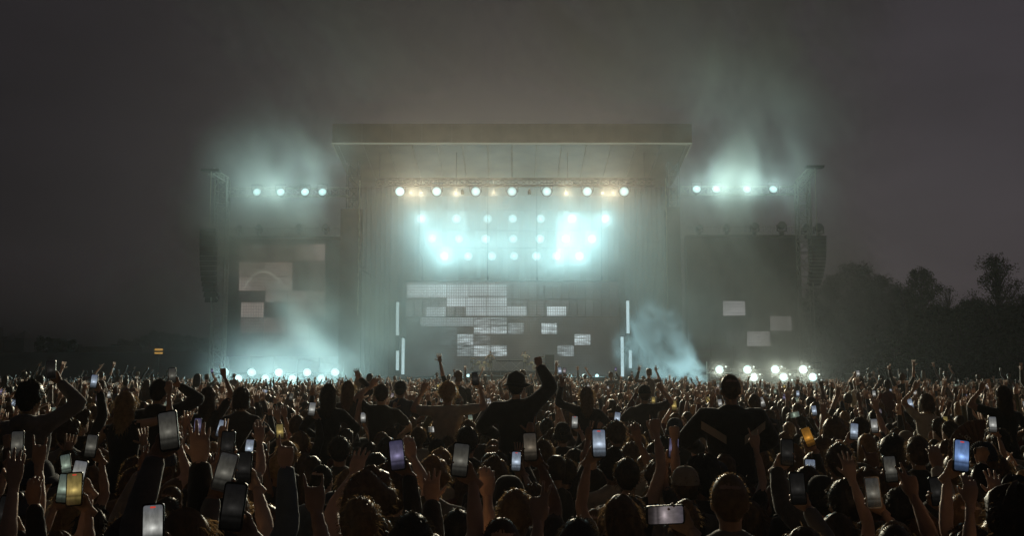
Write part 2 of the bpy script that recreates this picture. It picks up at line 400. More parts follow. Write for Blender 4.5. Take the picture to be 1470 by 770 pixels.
# walkway with railing above each wing screen, with follow-spot heads on it
def walkway(x0, x1, ytop, ybot, heads, which):
    a = at(x0, ytop, 86.5); b = at(x1, ybot, 86.5)
    w = thing('walkway', 'railed maintenance walkway on top of the ' + which, 'walkway', ((a.x + b.x) / 2, 86.5, b.z))
    MB().box((a.x, 86.2, b.z - .15), (b.x, 87.4, b.z)).build('floor', 'dark_steel', w)
    n = 26; m = MB().bar((a.x, 86.3, a.z), (b.x, 86.3, a.z), .035).bar((a.x, 86.3, b.z + .02), (b.x, 86.3, b.z + .02), .05); m.build('rail', 'aluminium', w)
    for i in range(n + 1):
        x = a.x + (b.x - a.x) * i / n; MB().bar((x, 86.3, b.z + .03), (x, 86.3, a.z - .03), .022, 4).build('post', 'aluminium', w)
    m = MB()
    for i in range(0, n, 2):
        xa_ = a.x + (b.x - a.x) * i / n; xb_ = a.x + (b.x - a.x) * (i + 1) / n; m.bar((xa_, 86.36, b.z + .05), (xb_, 86.36, a.z - .05), .018, 4); m.bar((xb_, 86.36, a.z - .05), (2 * xb_ - xa_, 86.36, b.z + .05), .018, 4)
    m.build('bracing', 'aluminium', w)
    for hx, hy, s in heads:
        p = at(hx, hy, 86.0)
        h = thing('moving_head', 'unlit moving head lamp standing on the ' + which, 'lamp', (p.x, 86, p.z), 'unlit moving heads on the wings')
        r = .32 * s
        MB().lathe(p + Vector((0, 0, -.75 * s)), (0, 0, 1), [(0, .16*s), (.08, .2*s), (.3*s, .2*s), (.34*s, .12*s)], 12).build('foot', 'black_plastic', h)
        MB().box((p.x - .4*s, 85.9, p.z - .42*s), (p.x - .33*s, 86.1, p.z + .12*s)).box((p.x + .33*s, 85.9, p.z - .42*s), (p.x + .4*s, 86.1, p.z + .12*s)).box((p.x - .328*s, 85.9, p.z - .42*s), (p.x + .328*s, 86.1, p.z - .36*s)).build('yoke', 'black_plastic', h)
        MB().lathe(p + Vector((0, .35, -.1)), (0, -1, .35), [(0, .2*s), (.15, .28*s), (.5, r), (.62, r*.97)], 14).build('head', 'black_plastic', h, smooth=False)
walkway(330, 489, 328, 340, [(345,329,.8),(372,328,.8),(430,327,.8),(468,327,.8)], 'pinkish screen')
walkway(985, 1146, 326, 338, [(1004,328,.8),(1043,327,.8),(1083,326,1.),(1122,325,1.1),(1158,329,1.15),(1175,328,1.15)], 'dark screen')

# ------------------------------------------------------------------ hanging LED frame and LED wall in the stage mouth
HY = 95.0
hf = thing('hanging_led_frame', 'wide hanging LED frame with dark vertical ribs under the roof', 'screen', at(735, 455, HY))
a = at(583, 404, HY); b = at(888, 455, HY); ZM = at(735, 430, HY).z
MB().bar((a.x, HY, a.z), (b.x, HY, a.z), .09).bar((a.x, HY + .3, a.z), (b.x, HY + .3, a.z), .05).build('top_rail', 'dark_steel', hf)
MB().bar((a.x, HY + .04, ZM), (b.x, HY + .04, ZM), .04).build('mid_rail', 'dark_steel', hf)
MB().bar((a.x, HY + .04, b.z), (b.x, HY + .04, b.z), .05).build('bottom_rail', 'dark_steel', hf)
NR = 26
for i in range(NR + 1):
    x = a.x + (b.x - a.x) * i / NR
    MB().box((x - .045, HY - .03, b.z + .05), (x + .045, HY + .12, a.z - .09)).build('rib', 'dark_steel', hf)
pmat('mesh_panel', (.22, .22, .2), .7, var=.1)
for i in range(NR):
    x0 = a.x + (b.x - a.x) * i / NR + .05; x1 = a.x + (b.x - a.x) * (i + 1) / NR - .05
    for z0, z1 in ((b.z + .06, ZM - .05), (ZM + .05, a.z - .1)):
        q_ = MB().box((x0, HY + .14, z0), (x1, HY + .2, z1)).build('mesh_panel', 'led_plain', hf); g_ = (.13 - .1 * i / NR) * rng.uniform(.8, 1.15); q_.color = (g_, g_ * 1.05, g_ * 1.02, 1)  # panels glow faintly, fading across, in place of light falling on them
BLU = (.48, .56, .58)
for (x0, y0, x1, y1, k) in ((584,408,613,427,.95),(613,408,641,427,.95),(641,408,673,427,.62),(641,427,669,441,.75),(673,408,700,426,.5),(700,408,728,426,.52),(669,427,699,441,.72),(699,427,728,441,.74),(669,441,699,454,.66),(699,441,728,454,.74),(612,441,640,455,.66),(728,440,756,454,.72),(785,440,813,454,.85)):
    tile(hf, x0, y0, x1, y1, HY - .06, c(k, BLU))
for px in (606, 700, 771, 864):
    p = at(px, 404, HY); o = thing('drop_cable', 'thin dark cable hanging from roof to LED frame', 'cable', p, 'drop cables holding the LED frame')
    kx = .35 if px == 606 else 0
    MB().bar((p.x, HY + .1, p.z + .1), (p.x, HY + .1, p.z + 2.2), .035, 5).bar((p.x, HY + .1, p.z + 2.2), (p.x - kx, HY + .1, p.z + 2.8), .03, 5).bar((p.x - kx, HY + .1, p.z + 2.8), (p.x - kx, HY + .1, HB), .03, 5).build('wire', 'dark_steel', o)
    MB().box((p.x - .09, HY, p.z + .1), (p.x + .09, HY + .2, p.z + .45)).build('hoist', 'black_plastic', o)
LY = 97.0
lw = thing('led_wall', 'wide LED wall with scattered rippling tiles behind the band', 'screen', at(735, 535, LY))
a = at(583, 456, LY); b = at(888, 537, LY)
q_ = MB().box((a.x, LY + .003, zdeck), (b.x, LY + .3, a.z)).build('backing', 'led_plain', lw); q_.color = (.035, .036, .034, 1)
for (x0, y0, x1, y1, k, wv) in ((603,456,641,469,.42,0),(641,456,680,469,.46,0),(680,456,704,469,.42,1),(704,456,728,469,.4,1),(680,469,704,480,.75,1),(704,469,728,480,.75,1),(729,464,752,480,.4,1),(777,464,800,480,.85,1),
        (632,470,656,496,.12,1),(656,480,680,496,.75,1),(680,480,704,496,.2,1),(656,496,680,512,.4,1),(680,496,704,512,.72,1),(704,496,728,512,.75,1),(824,480,848,496,.95,1),(800,496,824,512,.5,1)):
    tile(lw, x0, y0, x1, y1, LY, c(k, BLU), 'led_wavy' if wv else 'led_plain')
# vertical light strips at the stage mouth
for (px, y0, y1, side) in ((570.5,434,482,0),(570.5,504,532,0),(578.5,486,538,0),(901.5,432,479,1),(893.5,484,541,1),(905,503,529,1)):
    p = at(px, y1, 90); q = at(px, y0, 90); p.x = q.x = (p.x + q.x) / 2
    t = thing('light_strip', 'upright glowing light strip at the %s edge of the stage mouth' % ('smoke jet' if side else 'low blinder'), 'light strip', p, 'light strips at the stage mouth')
    MB().box((p.x - .13, 90, p.z), (p.x + .13, 90.12, q.z)).build('diffuser', 'strip_light', t)
    MB().box((p.x - .18, 90.13, zdeck), (p.x + .18, 90.3, q.z + .1)).build('housing', 'dark_steel', t)

# ------------------------------------------------------------------ lamps
def make_lamp(px, py, Y, r, label, group, power, hang=None, aim=None, cone=150, colr=TEAL, lens='lamp_lens', cat='lamp', blend=1.0, spot=True):
    p = at(px, py, Y)
    t = thing('stage_lamp', label, cat, p, group)
    tgt = Vector(aim) if aim else Vector((p.x * .45, 20, 3.0))
    d = (tgt - p).normalized()
    MB().lathe(p + d * .02, d, [(-r*1.8, r*.5), (-r*1.5, r*.85), (-r*.5, r*1.08), (0, r*1.12), (.02, r*1.12)], 16).build('housing', 'black_plastic', t)
    lz = MB().lathe(p + d * .045, d, [(0, r*.98), (r*.12, r*.8), (r*.18, r*.4)], 18).build('lens', lens, t, smooth=True); lv = rng.uniform(.78, 1.12); lz.color = (lv, lv, lv, 1); power *= rng.uniform(.9, 1.1)
    k = 1 if hang else -1
    MB().box((p.x - r*1.3, p.y - .04, p.z - .05 + 0*k), (p.x - r*1.18, p.y + .04, p.z + k*r*1.7 if k > 0 else p.z + .02)).build('yoke', 'black_plastic', t)
    MB().box((p.x + r*1.18, p.y - .04, p.z - .05), (p.x + r*1.3, p.y + .04, p.z + r*1.7 if k > 0 else p.z + .02)).build('yoke', 'black_plastic', t)
    zz = p.z + r*1.7 if k > 0 else None
    if k > 0: MB().box((p.x - r*1.3, p.y - .05, zz + .002), (p.x + r*1.3, p.y + .05, zz + .07)).bar((p.x, p.y, zz + .07), (p.x, p.y, zz + hang), .03).build('clamp', 'black_plastic', t)
    else: MB().box((p.x - .25, p.y - .25, p.z - r*1.5 - .1), (p.x + .25, p.y + .25, p.z - r*1.5)).bar((p.x - r*1.24, p.y, p.z), (p.x - .2, p.y, p.z - r*1.5), .03).bar((p.x + r*1.24, p.y, p.z), (p.x + .2, p.y, p.z - r*1.5), .03).build('foot', 'black_plastic', t)
    if spot:
        ld = bpy.data.lights.new('lamp_light', 'SPOT'); ld.energy = power; ld.color = colr; ld.spot_size = math.radians(cone); ld.spot_blend = blend; ld.shadow_soft_size = .02
        lo = bpy.data.objects.new('light_source', ld); COL.objects.link(lo); lo.parent = t; lo.location = d * (r * .3 + .12)
        lo.rotation_euler = d.to_track_quat('-Z', 'Y').to_euler()
    return t
P1, P2, P3, P4, P5 = 1500, 1000, 1050, 4500, 700; KEY = 27000
# roof truss with its seven big lamps
a = at(540, 262, 86.4); b = at(940, 262, 86.4)
rt = thing('lighting_truss', 'horizontal truss under the stage roof carrying seven bright lamps', 'truss', ((a.x + b.x) / 2, 86.4, a.z))
m = MB(); truss_box(m, a, b, .6, .6, .8, .05, .028); m.build('lattice', 'dark_steel', rt)
for px in (545, 655, 735, 815, 925):
    q = at(px, 262, 86.4); MB().bar((q.x, 86.4, q.z + .3), (q.x, 86.4, ZB + (HB - ZB) * .2), .03).build('hanger', 'dark_steel', rt)
for i in range(9):                           # small fixtures between the big lamps; warm light added, two for band, others crowd
    px = (590, 605, 655, 664, 709, 760, 813, 865, 880)[i]; q = at(px, 277, 86.2); band = i in (3, 5)
    d = ((at(704 if i == 3 else 757, 525, 91.5) - q) if band else Vector((q.x * .4, 8, 1.7)) - q).normalized()
    f = thing('small_fixture', 'small roof truss fixture with added warm light aimed ' + ('down at the band' if band else 'over the crowd'), 'lamp', q, 'small fixtures on the roof truss')
    MB().lathe(q, d, [(-.34, .08), (-.1, .14), (.12, .15)], 12).build('can', 'black_plastic', f)
    MB().lathe(q + d * .123, d, [(0, .12), (.02, .07)], 12).build('lens', 'added_key_lens', f)
    MB().bar(q + Vector((0, 0, .05)), q + Vector((0, .1, .42)), .03).build('clamp', 'aluminium', f)
    ld = bpy.data.lights.new('added_key_light', 'SPOT'); ld.energy = 4200 if band else KEY; ld.color = (1, .87, .6); ld.spot_size = math.radians(16 if band else 46); ld.spot_blend = .9; ld.shadow_soft_size = .02
    lo = bpy.data.objects.new('light_source', ld); COL.objects.link(lo); lo.parent = f; lo.location = d * .2; lo.rotation_euler = d.to_track_quat('-Z', 'Y').to_euler()
for px in (574, 627, 683, 735, 785, 843, 896):
    make_lamp(px, 275, 86, .42, 'big teal-white lamp hung from the truss under the stage roof', 'roof truss lamps', P1, hang=.25, cone=90)
for px in (369, 403, 438, 463):
    make_lamp(px, 276, 85.6, .36, 'teal-white lamp on the truss above the pinkish screen', 'wing lamps above the pinkish screen', P2 * .6, hang=.2, cone=176, colr=(.6, 1, 1.02), aim=at(px, 276, 85.6) + Vector((0, -10, 2.5)))
for px in (1000, 1028, 1072, 1110):
    make_lamp(px, 272, 85.6, .36, 'teal-white lamp on the truss above the dark screen', 'wing lamps above the dark screen', P2 * .7, hang=.2, cone=176, colr=(.6, 1, 1.02), aim=at(px, 272, 85.6) + Vector((0, -10, 3.5)))
for row, (py, xs) in enumerate(((314, (605, 655, 700, 736, 776, 821, 869)), (343, (620, 659, 697, 737, 775, 812, 850)), (368, (638, 672, 706, 738, 770, 798, 832)))):
    Y = 98.5 - row * .3
    a = at(xs[0] - 8, py - 12, Y); b = at(xs[-1] + 8, py - 12, Y)
    bt = thing('back_pipe', ('topmost', 'middle', 'lowest')[row] + ' of the three pipes of lamps at the back of the stage', 'pipe', ((a.x + b.x) / 2, Y, a.z))
    MB().bar(a, b, .06).build('tube', 'dark_steel', bt)
    for q in (a, b): MB().bar((q.x, Y, q.z), (q.x, Y, HB), .025).build('drop', 'dark_steel', bt)
    for px in xs:
        make_lamp(px, py, Y, .46, 'hazy teal lamp on the %s of the three back-wall pipes' % ('topmost', 'middle', 'lowest')[row], 'back-wall lamps', P3, hang=.25, cone=104, colr=(.52, 1, 1.08))
# low banks at both sides of the stage
def bank(pos, x0, x1, Y, which, warm, power, satellites, aim, cone=60):
    a = at(x0, 560, Y); b = at(x1, 560, Y)
    f = thing('lamp_scaffold', 'low scaffold carrying audience lamps ' + which, 'scaffold', ((a.x + b.x) / 2, Y, 0))
    z1, z2 = at(x0, 536, Y + .7).z, at(x0, 549, Y + .7).z
    for z in (z1, z2, 1.0): MB().bar((a.x, Y + .7, z), (b.x, Y + .7, z), .045).build('ledger', 'aluminium', f)
    n = 7
    for i in range(n + 1):
        x = a.x + (b.x - a.x) * i / n; MB().bar((x, Y + .8, 0), (x, Y + .8, z1 + (.9 if i in (0, n) else .12)), .045).build('standard', 'aluminium', f)
    e = b if which.startswith('beside the smoke') else a
    MB().bar((e.x - 1, Y + .8, z1 + .75), (e.x, Y + .8, z1 + .85), .045).build('guard_rail', 'aluminium', f)
    for px, py in pos:
        make_lamp(px, py, Y, .34, 'bright low lamp facing the audience ' + which, 'low lamps ' + which, power, aim=aim, cone=cone, colr=warm, lens='bank_lens')
        if satellites:
            for dx_, dy_ in ((9, -5), (12, 5))[:1 if py < 538 else 2]:
                make_lamp(px + dx_, py + dy_ * .8, Y - .1, .07, 'tiny white pinspot beside a low lamp ' + which, 'pinspots ' + which, 0, spot=False, aim=aim, lens='pixel_lens')
WARMW = (.85, 1.0, .85)
bank([(1033, 531), (1073, 531), (1113, 531), (1153, 531), (1082, 542), (1125, 542), (1167, 542)], 1018, 1184, 78.6, 'beside the smoke jet', WARMW, P4, True, (0, 14, 2.2))
bank([(323, 535), (361, 535), (400, 535), (441, 535), (481, 535), (342, 544), (381, 544), (420, 544), (461, 544)], 298, 490, 83, 'in front of the pinkish screen', TEAL, 1500, False, (-2, 15, 2.6), 165)
for px in (655, 672, 818, 838, 857):
    make_lamp(px, 540, 88.2, .16, 'small teal floor lamp on the front edge of the stage', 'stage floor lamps', P5, aim=(px * .02 - 15, 40, 4), cone=160)
make_lamp(1012, 553, 75.2, .22, 'added floor lamp lighting the white smoke jet from in front', 'added smoke jet lamp', 900, aim=at(968, 505, 78), cone=160)  # lamp added in front of the jet to light its smoke
# ------------------------------------------------------------------ trees and far things
def leaf_mat(name, col):
    m, nt, out = nmat(name); n = nt.nodes; l = nt.links.new
    oi = n.new('ShaderNodeNewGeometry'); mr = n.new('ShaderNodeMapRange'); mr.inputs[3].default_value = .6; mr.inputs[4].default_value = 1.5; l(oi.outputs['Random Per Island'], mr.inputs[0])
    x = n.new('ShaderNodeMix'); x.data_type = 'RGBA'; x.blend_type = 'MULTIPLY'; x.inputs[0].default_value = 1; x.inputs[6].default_value = (*col, 1); l(mr.outputs[0], x.inputs[7])
    d = n.new('ShaderNodeBsdfDiffuse'); t = n.new('ShaderNodeBsdfTranslucent'); l(x.outputs[2], d.inputs[0]); l(x.outputs[2], t.inputs[0])
    mx = n.new('ShaderNodeMixShader'); mx.inputs[0].default_value = .3; l(d.outputs[0], mx.inputs[1]); l(t.outputs[0], mx.inputs[2]); l(mx.outputs[0], out.inputs[0])
leaf_mat('leaf_dark', (.035, .045, .018)); leaf_mat('leaf_mid', (.055, .06, .025))
def tree_proto(seed, H, spread, leaves, clumps, trunk_h, size, mat, taper=1.0):
    r = random.Random(seed); t = MB(); tips = []
    def limb(p, q, r0, r1, k=4):
        prev = Vector(p); d = Vector(q) - prev
        for i in range(1, k + 1):
            nx = Vector(p) + d * (i / k) + Vector((r.gauss(0, .02), r.gauss(0, .02), 0)) * d.length; t.bar(prev, nx, r0 + (r1 - r0) * (i-1)/k, 6, r0 + (r1 - r0) * i/k); prev = nx
        return prev
    top = limb((0, 0, -.3), (r.gauss(0, .3), r.gauss(0, .3), H * .9), .018 * H, .004 * H, 7)
    cs = []
    for i in range(clumps):
        f = trunk_h + (1 - trunk_h) * (i + r.random()) / clumps
        w = spread * (math.sin(PI * min(1, max(.08, (f - trunk_h * .6) / (1.04 - trunk_h * .6)))) ** .7) * taper ** (f * 3)
        a = r.uniform(0, 2*PI); rr = w * math.sqrt(r.random()); c_ = Vector((rr*math.cos(a), rr*math.sin(a), f * H))
        cs.append((c_, r.uniform(.5, 1.2) * H * .06)); b = Vector((0, 0, max(.15, f - .16) * H))
        limb(b, c_, .006 * H, .0015 * H, 3)
    V = []; F = []
    for i in range(leaves):
        c_, R = cs[r.randrange(len(cs))]
        d = Vector((r.gauss(0, 1), r.gauss(0, 1), r.gauss(0, .8))).normalized(); p = c_ + d * (R * 1.15 * r.random() ** .5)
        if p.z < .3: continue
        n_ = Vector((r.gauss(0, 1), r.gauss(0, 1), r.gauss(0, 1))).normalized(); a = n_.orthogonal().normalized() * size * r.uniform(.6, 1.3); b = n_.cross(a).normalized() * size * .55 * r.uniform(.6, 1.3)
        o = len(V); V += [tuple(p - a), tuple(p + b), tuple(p + a), tuple(p - b)]; F.append((o, o+1, o+2, o+3))
    m = MB(); m.v = V; m.f = F
    return t.mesh('trunk', 'bark'), m.mesh('crown', mat), H
TP = {'oak': tree_proto(1, 14, 4.6, 15000, 110, .2, .13, 'leaf_dark'), 'ash': tree_proto(2, 15, 4.0, 13000, 95, .22, .13, 'leaf_dark', .96), 'birch': tree_proto(3, 16, 2.9, 8000, 85, .3, .11, 'leaf_mid', .93), 'sparse': tree_proto(4, 14, 2.6, 3000, 60, .35, .1, 'leaf_mid', .95), 'shrub': tree_proto(5, 8, 4.2, 13000, 80, .06, .15, 'leaf_dark', .9)}
def plant_tree(kind, px, top, Y, label, rz, name='tree', wide=1.0, group='trees beyond the field'):
    p = at(px, top, Y); tm, cm_, H = TP[kind]; s = (p.z - .0) / (H * 1.02)
    t = thing(name, label, 'tree' if name == 'tree' else 'bush', (p.x, Y, 0), group); t.rotation_euler = (0, 0, rz); t.scale = (s * wide, s * wide, s)
    for nm, me in (('trunk', tm), ('crown', cm_)):
        o = bpy.data.objects.new(nm, me); COL.objects.link(o); o.parent = t
    return t
for kind, px, top, Y, lab, w in (('oak', 1196, 396, 128, 'dark round-crowned tree right behind the wing tower', 1.0), ('oak', 1232, 379, 132, 'tall dark broad tree, second behind the wing tower', 1.1), ('ash', 1268, 398, 130, 'dark tree with flat top joined to the broad one', 1.1), ('oak', 1296, 414, 136, 'lower dark tree in the dip of the tree line', 1.1),
        ('ash', 1322, 386, 130, 'pointed dark tree rising from the tree line beside the thin one', .9), ('sparse', 1360, 412, 126, 'thin see-through tree beside the pointed one', 1.0), ('oak', 1392, 428, 134, 'low dark tree between the thin one and the tall birch', 1.1), ('birch', 1430, 366, 126, 'tall airy birch standing clear above the tree line', 1.25), ('oak', 1475, 424, 130, 'dark low tree beyond the tall birch', 1.1), ('ash', 1166, 420, 140, 'dark tree half hidden behind the wing tower', 1.0)):
    plant_tree(kind, px, top, Y, lab, rng.uniform(0, 6), wide=w)
for i, (px, top) in enumerate(((1185, 455), (1215, 440), (1250, 446), (1282, 438), (1315, 445), (1348, 440), (1380, 446), (1412, 438), (1445, 442), (1478, 436), (1500, 440))):
    plant_tree('shrub', px, top, 116 + 5 * (i % 3), 'dense dark bush in the thicket below the tree line', rng.uniform(0, 6), 'bush', 1.25, 'bushes of the thicket')
for i, (px, top) in enumerate(((180, 489), (212, 481), (228, 477), (250, 480), (272, 484), (292, 486), (65, 485), (85, 487), (100, 490))):
    t = plant_tree('oak' if i % 2 else 'shrub', px, top, 206, 'small far tree on the low hill ' + ('behind the yellow sign' if i < 6 else 'beside the tents'), rng.uniform(0, 6), wide=1.3, group='far trees on the hill')
# tents on the far field
for i, (px, top, w) in enumerate(((4, 470, 9), (22, 478, 8), (36, 474, 7))):
    p = at(px, top, 190); q = at(px, 506, 190); W = w * 190 / FPX
    t = thing('tent', ('tall pale peaked tent at the end of the far row', 'low square pavilion tent between two others', 'slim peaked tent beside the far trees')[i], 'tent', (p.x, 190, q.z), 'far tents')
    h = p.z - q.z
    MB().add([(p.x-W, 188, q.z), (p.x+W, 188, q.z), (p.x+W, 192, q.z), (p.x-W, 192, q.z), (p.x-W, 188, q.z+h*.6), (p.x+W, 188, q.z+h*.6), (p.x+W, 192, q.z+h*.6), (p.x-W, 192, q.z+h*.6)], [(0,1,5,4), (1,2,6,5), (2,3,7,6), (3,0,4,7)]).build('wall', 'canvas', t)
    MB().add([(p.x-W*1.1, 187.8, q.z+h*.605), (p.x+W*1.1, 187.8, q.z+h*.605), (p.x+W*1.1, 192.2, q.z+h*.605), (p.x-W*1.1, 192.2, q.z+h*.605), (p.x, 190, p.z)], [(0,1,4), (1,2,4), (2,3,4), (3,0,4), (3,2,1,0)]).build('roof', 'canvas', t)
def cabin(px0, px1, y0, y1, Y, depth, label, mat, kind='cabin'):
    a = at(px0, y0, Y); b = at(px1, y1, Y)
    t = thing(kind, label, kind.replace('_', ' '), ((a.x+b.x)/2, Y, b.z))
    MB().box((a.x, Y, b.z), (b.x, Y + depth, a.z)).build('body', mat, t)
    MB().box((a.x - .1, Y - .1, a.z + .003), (b.x + .1, Y + depth + .1, a.z + .12)).build('roof', 'aluminium', t)
    n = max(3, int((b.x - a.x) / .5))
    for i in range(n): x = a.x + (b.x - a.x) * (i + .5) / n; MB().box((x - .08, Y - .04, b.z + .05), (x + .08, Y - .003, a.z - .05)).build('rib', mat, t)
    return t
for q in ((1226, 1263, 538, 549, 100, 2.6, 'low pale container at the field edge beside the lamp scaffold', 'container_paint', 'container'), (1295, 1322, 532, 545, 108, 2.5, 'taller pale container below the thicket', 'container_paint', 'container'), (112, 204, 498, 506, 186, 6, 'long low building on the far hill', 'container_paint', 'building')): cabin(*q)
a = at(222, 501, 150); b = at(233, 508.5, 150)
sg = thing('lit_sign', 'small amber lit sign far off on the dark field', 'sign', (a.x, 150, 0)); zc = (a.z + b.z) / 2
MB().box((a.x, 150, zc + .1), (b.x, 150.2, a.z)).build('upper_panel', 'sign_glow', sg); MB().box((a.x, 150, b.z), (b.x, 150.2, zc - .15)).build('lower_panel', 'sign_glow', sg)
MB().box((a.x, 150.02, zc - .148), (b.x, 150.18, zc + .098)).bar(((a.x+b.x)/2, 150.3, 0), ((a.x+b.x)/2, 150.3, a.z), .08).build('post', 'dark_steel', sg)
# ------------------------------------------------------------------ people: body generator
SKINS = [pmat('skin_%d' % i, c_, .55, var=.08, scale=20, sheen=.1) for i, c_ in enumerate([(.62, .40, .28), (.52, .32, .21), (.40, .235, .15), (.19, .105, .065)])]
HAIRN = ['black', 'dark brown', 'brown', 'light brown', 'blonde']
HAIRS = [pmat('hair_' + n_.replace(' ', '_'), c_, .42, var=.3, scale=30, transl=.5, spec=.7) for n_, c_ in zip(HAIRN, [(.045, .032, .02), (.10, .06, .03), (.19, .115, .055), (.32, .2, .095), (.52, .35, .17)])]
TOPN = ['black', 'charcoal', 'navy', 'grey', 'cream', 'denim blue', 'brown', 'olive', 'maroon']
TOPS = [pmat('cloth_' + n_.replace(' ', '_'), c_, .9, var=.2, scale=9, bump=.9, sheen=.3) for n_, c_ in zip(TOPN, [(.022, .02, .018), (.055, .05, .046), (.03, .035, .055), (.18, .17, .155), (.48, .43, .34), (.12, .16, .19), (.13, .085, .05), (.09, .085, .045), (.13, .035, .03)])]
TROUSERS = [pmat('trousers_%d' % i, c_, .9, var=.2, scale=14) for i, c_ in enumerate([(.025, .025, .028), (.05, .06, .09), (.12, .1, .07)])]
pmat('hat_black', (.025, .022, .02), .85, var=.2); pmat('hat_cream', (.4, .34, .25), .85, var=.2); pmat('hat_navy', (.035, .04, .06), .85, var=.2)
pmat('stripe_cloth', (.42, .38, .3), .8, var=.1); pmat('red_cloth', (.3, .05, .03), .8); pmat('glass_dark', (.01, .01, .012), .08, spec=.8)

class LB:                                    # labelled source shape, to be fused into one skin
    def __init__(s): s.v = []; s.f = []; s.lab = []; s.seg = []; s.sv = []
    def rings(s, rings, lab, keep=True):
        n = len(rings[0]); o = len(s.v)
        for r in rings: s.v += [tuple(p) for p in r]
        k = len(rings)
        for j in range(k - 1):
            for i in range(n): s.f.append((o+j*n+i, o+j*n+(i+1) % n, o+(j+1)*n+(i+1) % n, o+(j+1)*n+i))
        s.f.append(tuple(o + i for i in range(n - 1, -1, -1))); s.f.append(tuple(o + (k-1)*n + i for i in range(n)))
        s.lab += [lab] * (n * k)
        if keep: s.sv += range(o, len(s.v))
    def limb(s, pts, rads, lab, n=10, capr=.6, dense=True):
        pts = [Vector(p) for p in pts]; rs = []; a = None; q_ = [pts[0]]; r_ = [rads[0]]
        for i in range(len(pts) - 1):        # rings every few centimetres
            k_ = max(1, min(8, int((pts[i+1] - pts[i]).length / .035)))
            for j in range(1, k_ + 1): q_.append(pts[i].lerp(pts[i+1], j / k_)); r_.append(rads[i] + (rads[i+1] - rads[i]) * j / k_)
        for i in range(len(pts) - 1): s.seg.append((*pts[i], *pts[i+1], rads[i], rads[i+1], lab))
        v0 = len(s.v)
        P = [pts[0] - (pts[1] - pts[0]).normalized() * rads[0] * .5] + pts + [pts[-1] + (pts[-1] - pts[-2]).normalized() * rads[-1] * .5]
        R = [rads[0] * capr] + list(rads) + [rads[-1] * capr]
        for i, p in enumerate(P):
            d = (P[min(i+1, len(P)-1)] - P[max(i-1, 0)]).normalized()
            a = d.orthogonal().normalized() if a is None else (a - d * a.dot(d)).normalized()
            b = d.cross(a)
            rs.append([p + a * (R[i] * math.cos(2*PI*k/n)) + b * (R[i] * math.sin(2*PI*k/n)) for k in range(n)])
        s.rings(rs, lab, False)
    def slices(s, rows, lab, n=16, pw=2.3):
        """rows of (z, rx, ry, cx, cy): horizontal superellipse slices"""
        rs = []
        for (z, rx, ry, cx, cy_) in rows:
            ring = []
            for k in range(n):
                t = 2 * PI * k / n; cs, sn = math.cos(t), math.sin(t)
                ring.append((cx + rx * math.copysign(abs(cs) ** (2/pw), cs), cy_ + ry * math.copysign(abs(sn) ** (2/pw), sn), z))
            rs.append(ring)
        s.rings(rs, lab)
    def ball(s, c_, r, lab, n=10, m=6):
        c_ = Vector(c_); r = Vector(r) if hasattr(r, '__len__') else Vector((r, r, r)); rs = []
        for j in range(m + 1):
            ph = -PI/2 + PI * (j + .001) / (m + .002); rs.append([c_ + Vector((r.x*math.cos(ph)*math.cos(2*PI*k/n), r.y*math.cos(ph)*math.sin(2*PI*k/n), r.z*math.sin(ph))) for k in range(n)])
        s.rings(rs, lab)
def fuse(lb, voxel, smooth=2):
    """fuse the overlapping source shapes into one continuous surface; returns verts, faces, label per face"""
    me = bpy.data.meshes.new('tmp'); me.from_pydata(lb.v, [], lb.f); me.update()
    o = bpy.data.objects.new('tmp', me); COL.objects.link(o)
    md = o.modifiers.new('r', 'REMESH'); md.mode = 'VOXEL'; md.voxel_size = voxel; md.adaptivity = 0
    if smooth:
        ms = o.modifiers.new('s', 'SMOOTH'); ms.iterations = smooth; ms.factor = .5
    dg = bpy.context.evaluated_depsgraph_get(); ev = o.evaluated_get(dg); m2 = ev.to_mesh()
    V = np.empty(len(m2.vertices) * 3, np.float32); m2.vertices.foreach_get('co', V); V = V.reshape(-1, 3).copy()
    F = np.empty(len(m2.loops), np.int32); m2.loops.foreach_get('vertex_index', F); F = F.reshape(-1, 4).copy()
    ev.to_mesh_clear(); bpy.data.objects.remove(o); bpy.data.meshes.remove(me)
    C = V[F].mean(axis=1).astype(np.float64)
    best = np.full(len(C), 9.0); lab = np.zeros(len(C), np.int32)
    if max(lb.lab) == 0: return V, F, lab
    # the label of a face is that of the source shape whose surface it lies on
    if lb.sv:
        kd = kdtree.KDTree(len(lb.sv))
        for q, i in enumerate(lb.sv): kd.insert(lb.v[i], i)
        kd.balance()
        for q, p in enumerate(C.tolist()):
            _, i, d = kd.find(p); best[q] = max(0, d - .025); lab[q] = lb.lab[i]
    for (x0, y0, z0, x1, y1, z1, r0, r1, l_) in lb.seg:
        a = np.array([x0, y0, z0]); d = np.array([x1 - x0, y1 - y0, z1 - z0]); t = np.clip(((C - a) @ d) / (d @ d), 0, 1)
        e = np.abs(np.linalg.norm(C - a - t[:, None] * d, axis=1) - (r0 + (r1 - r0) * t)); w = e < best - (.002 if l_ == 2 else 0)
        best[w] = e[w]; lab[w] = l_
    return V, F, lab
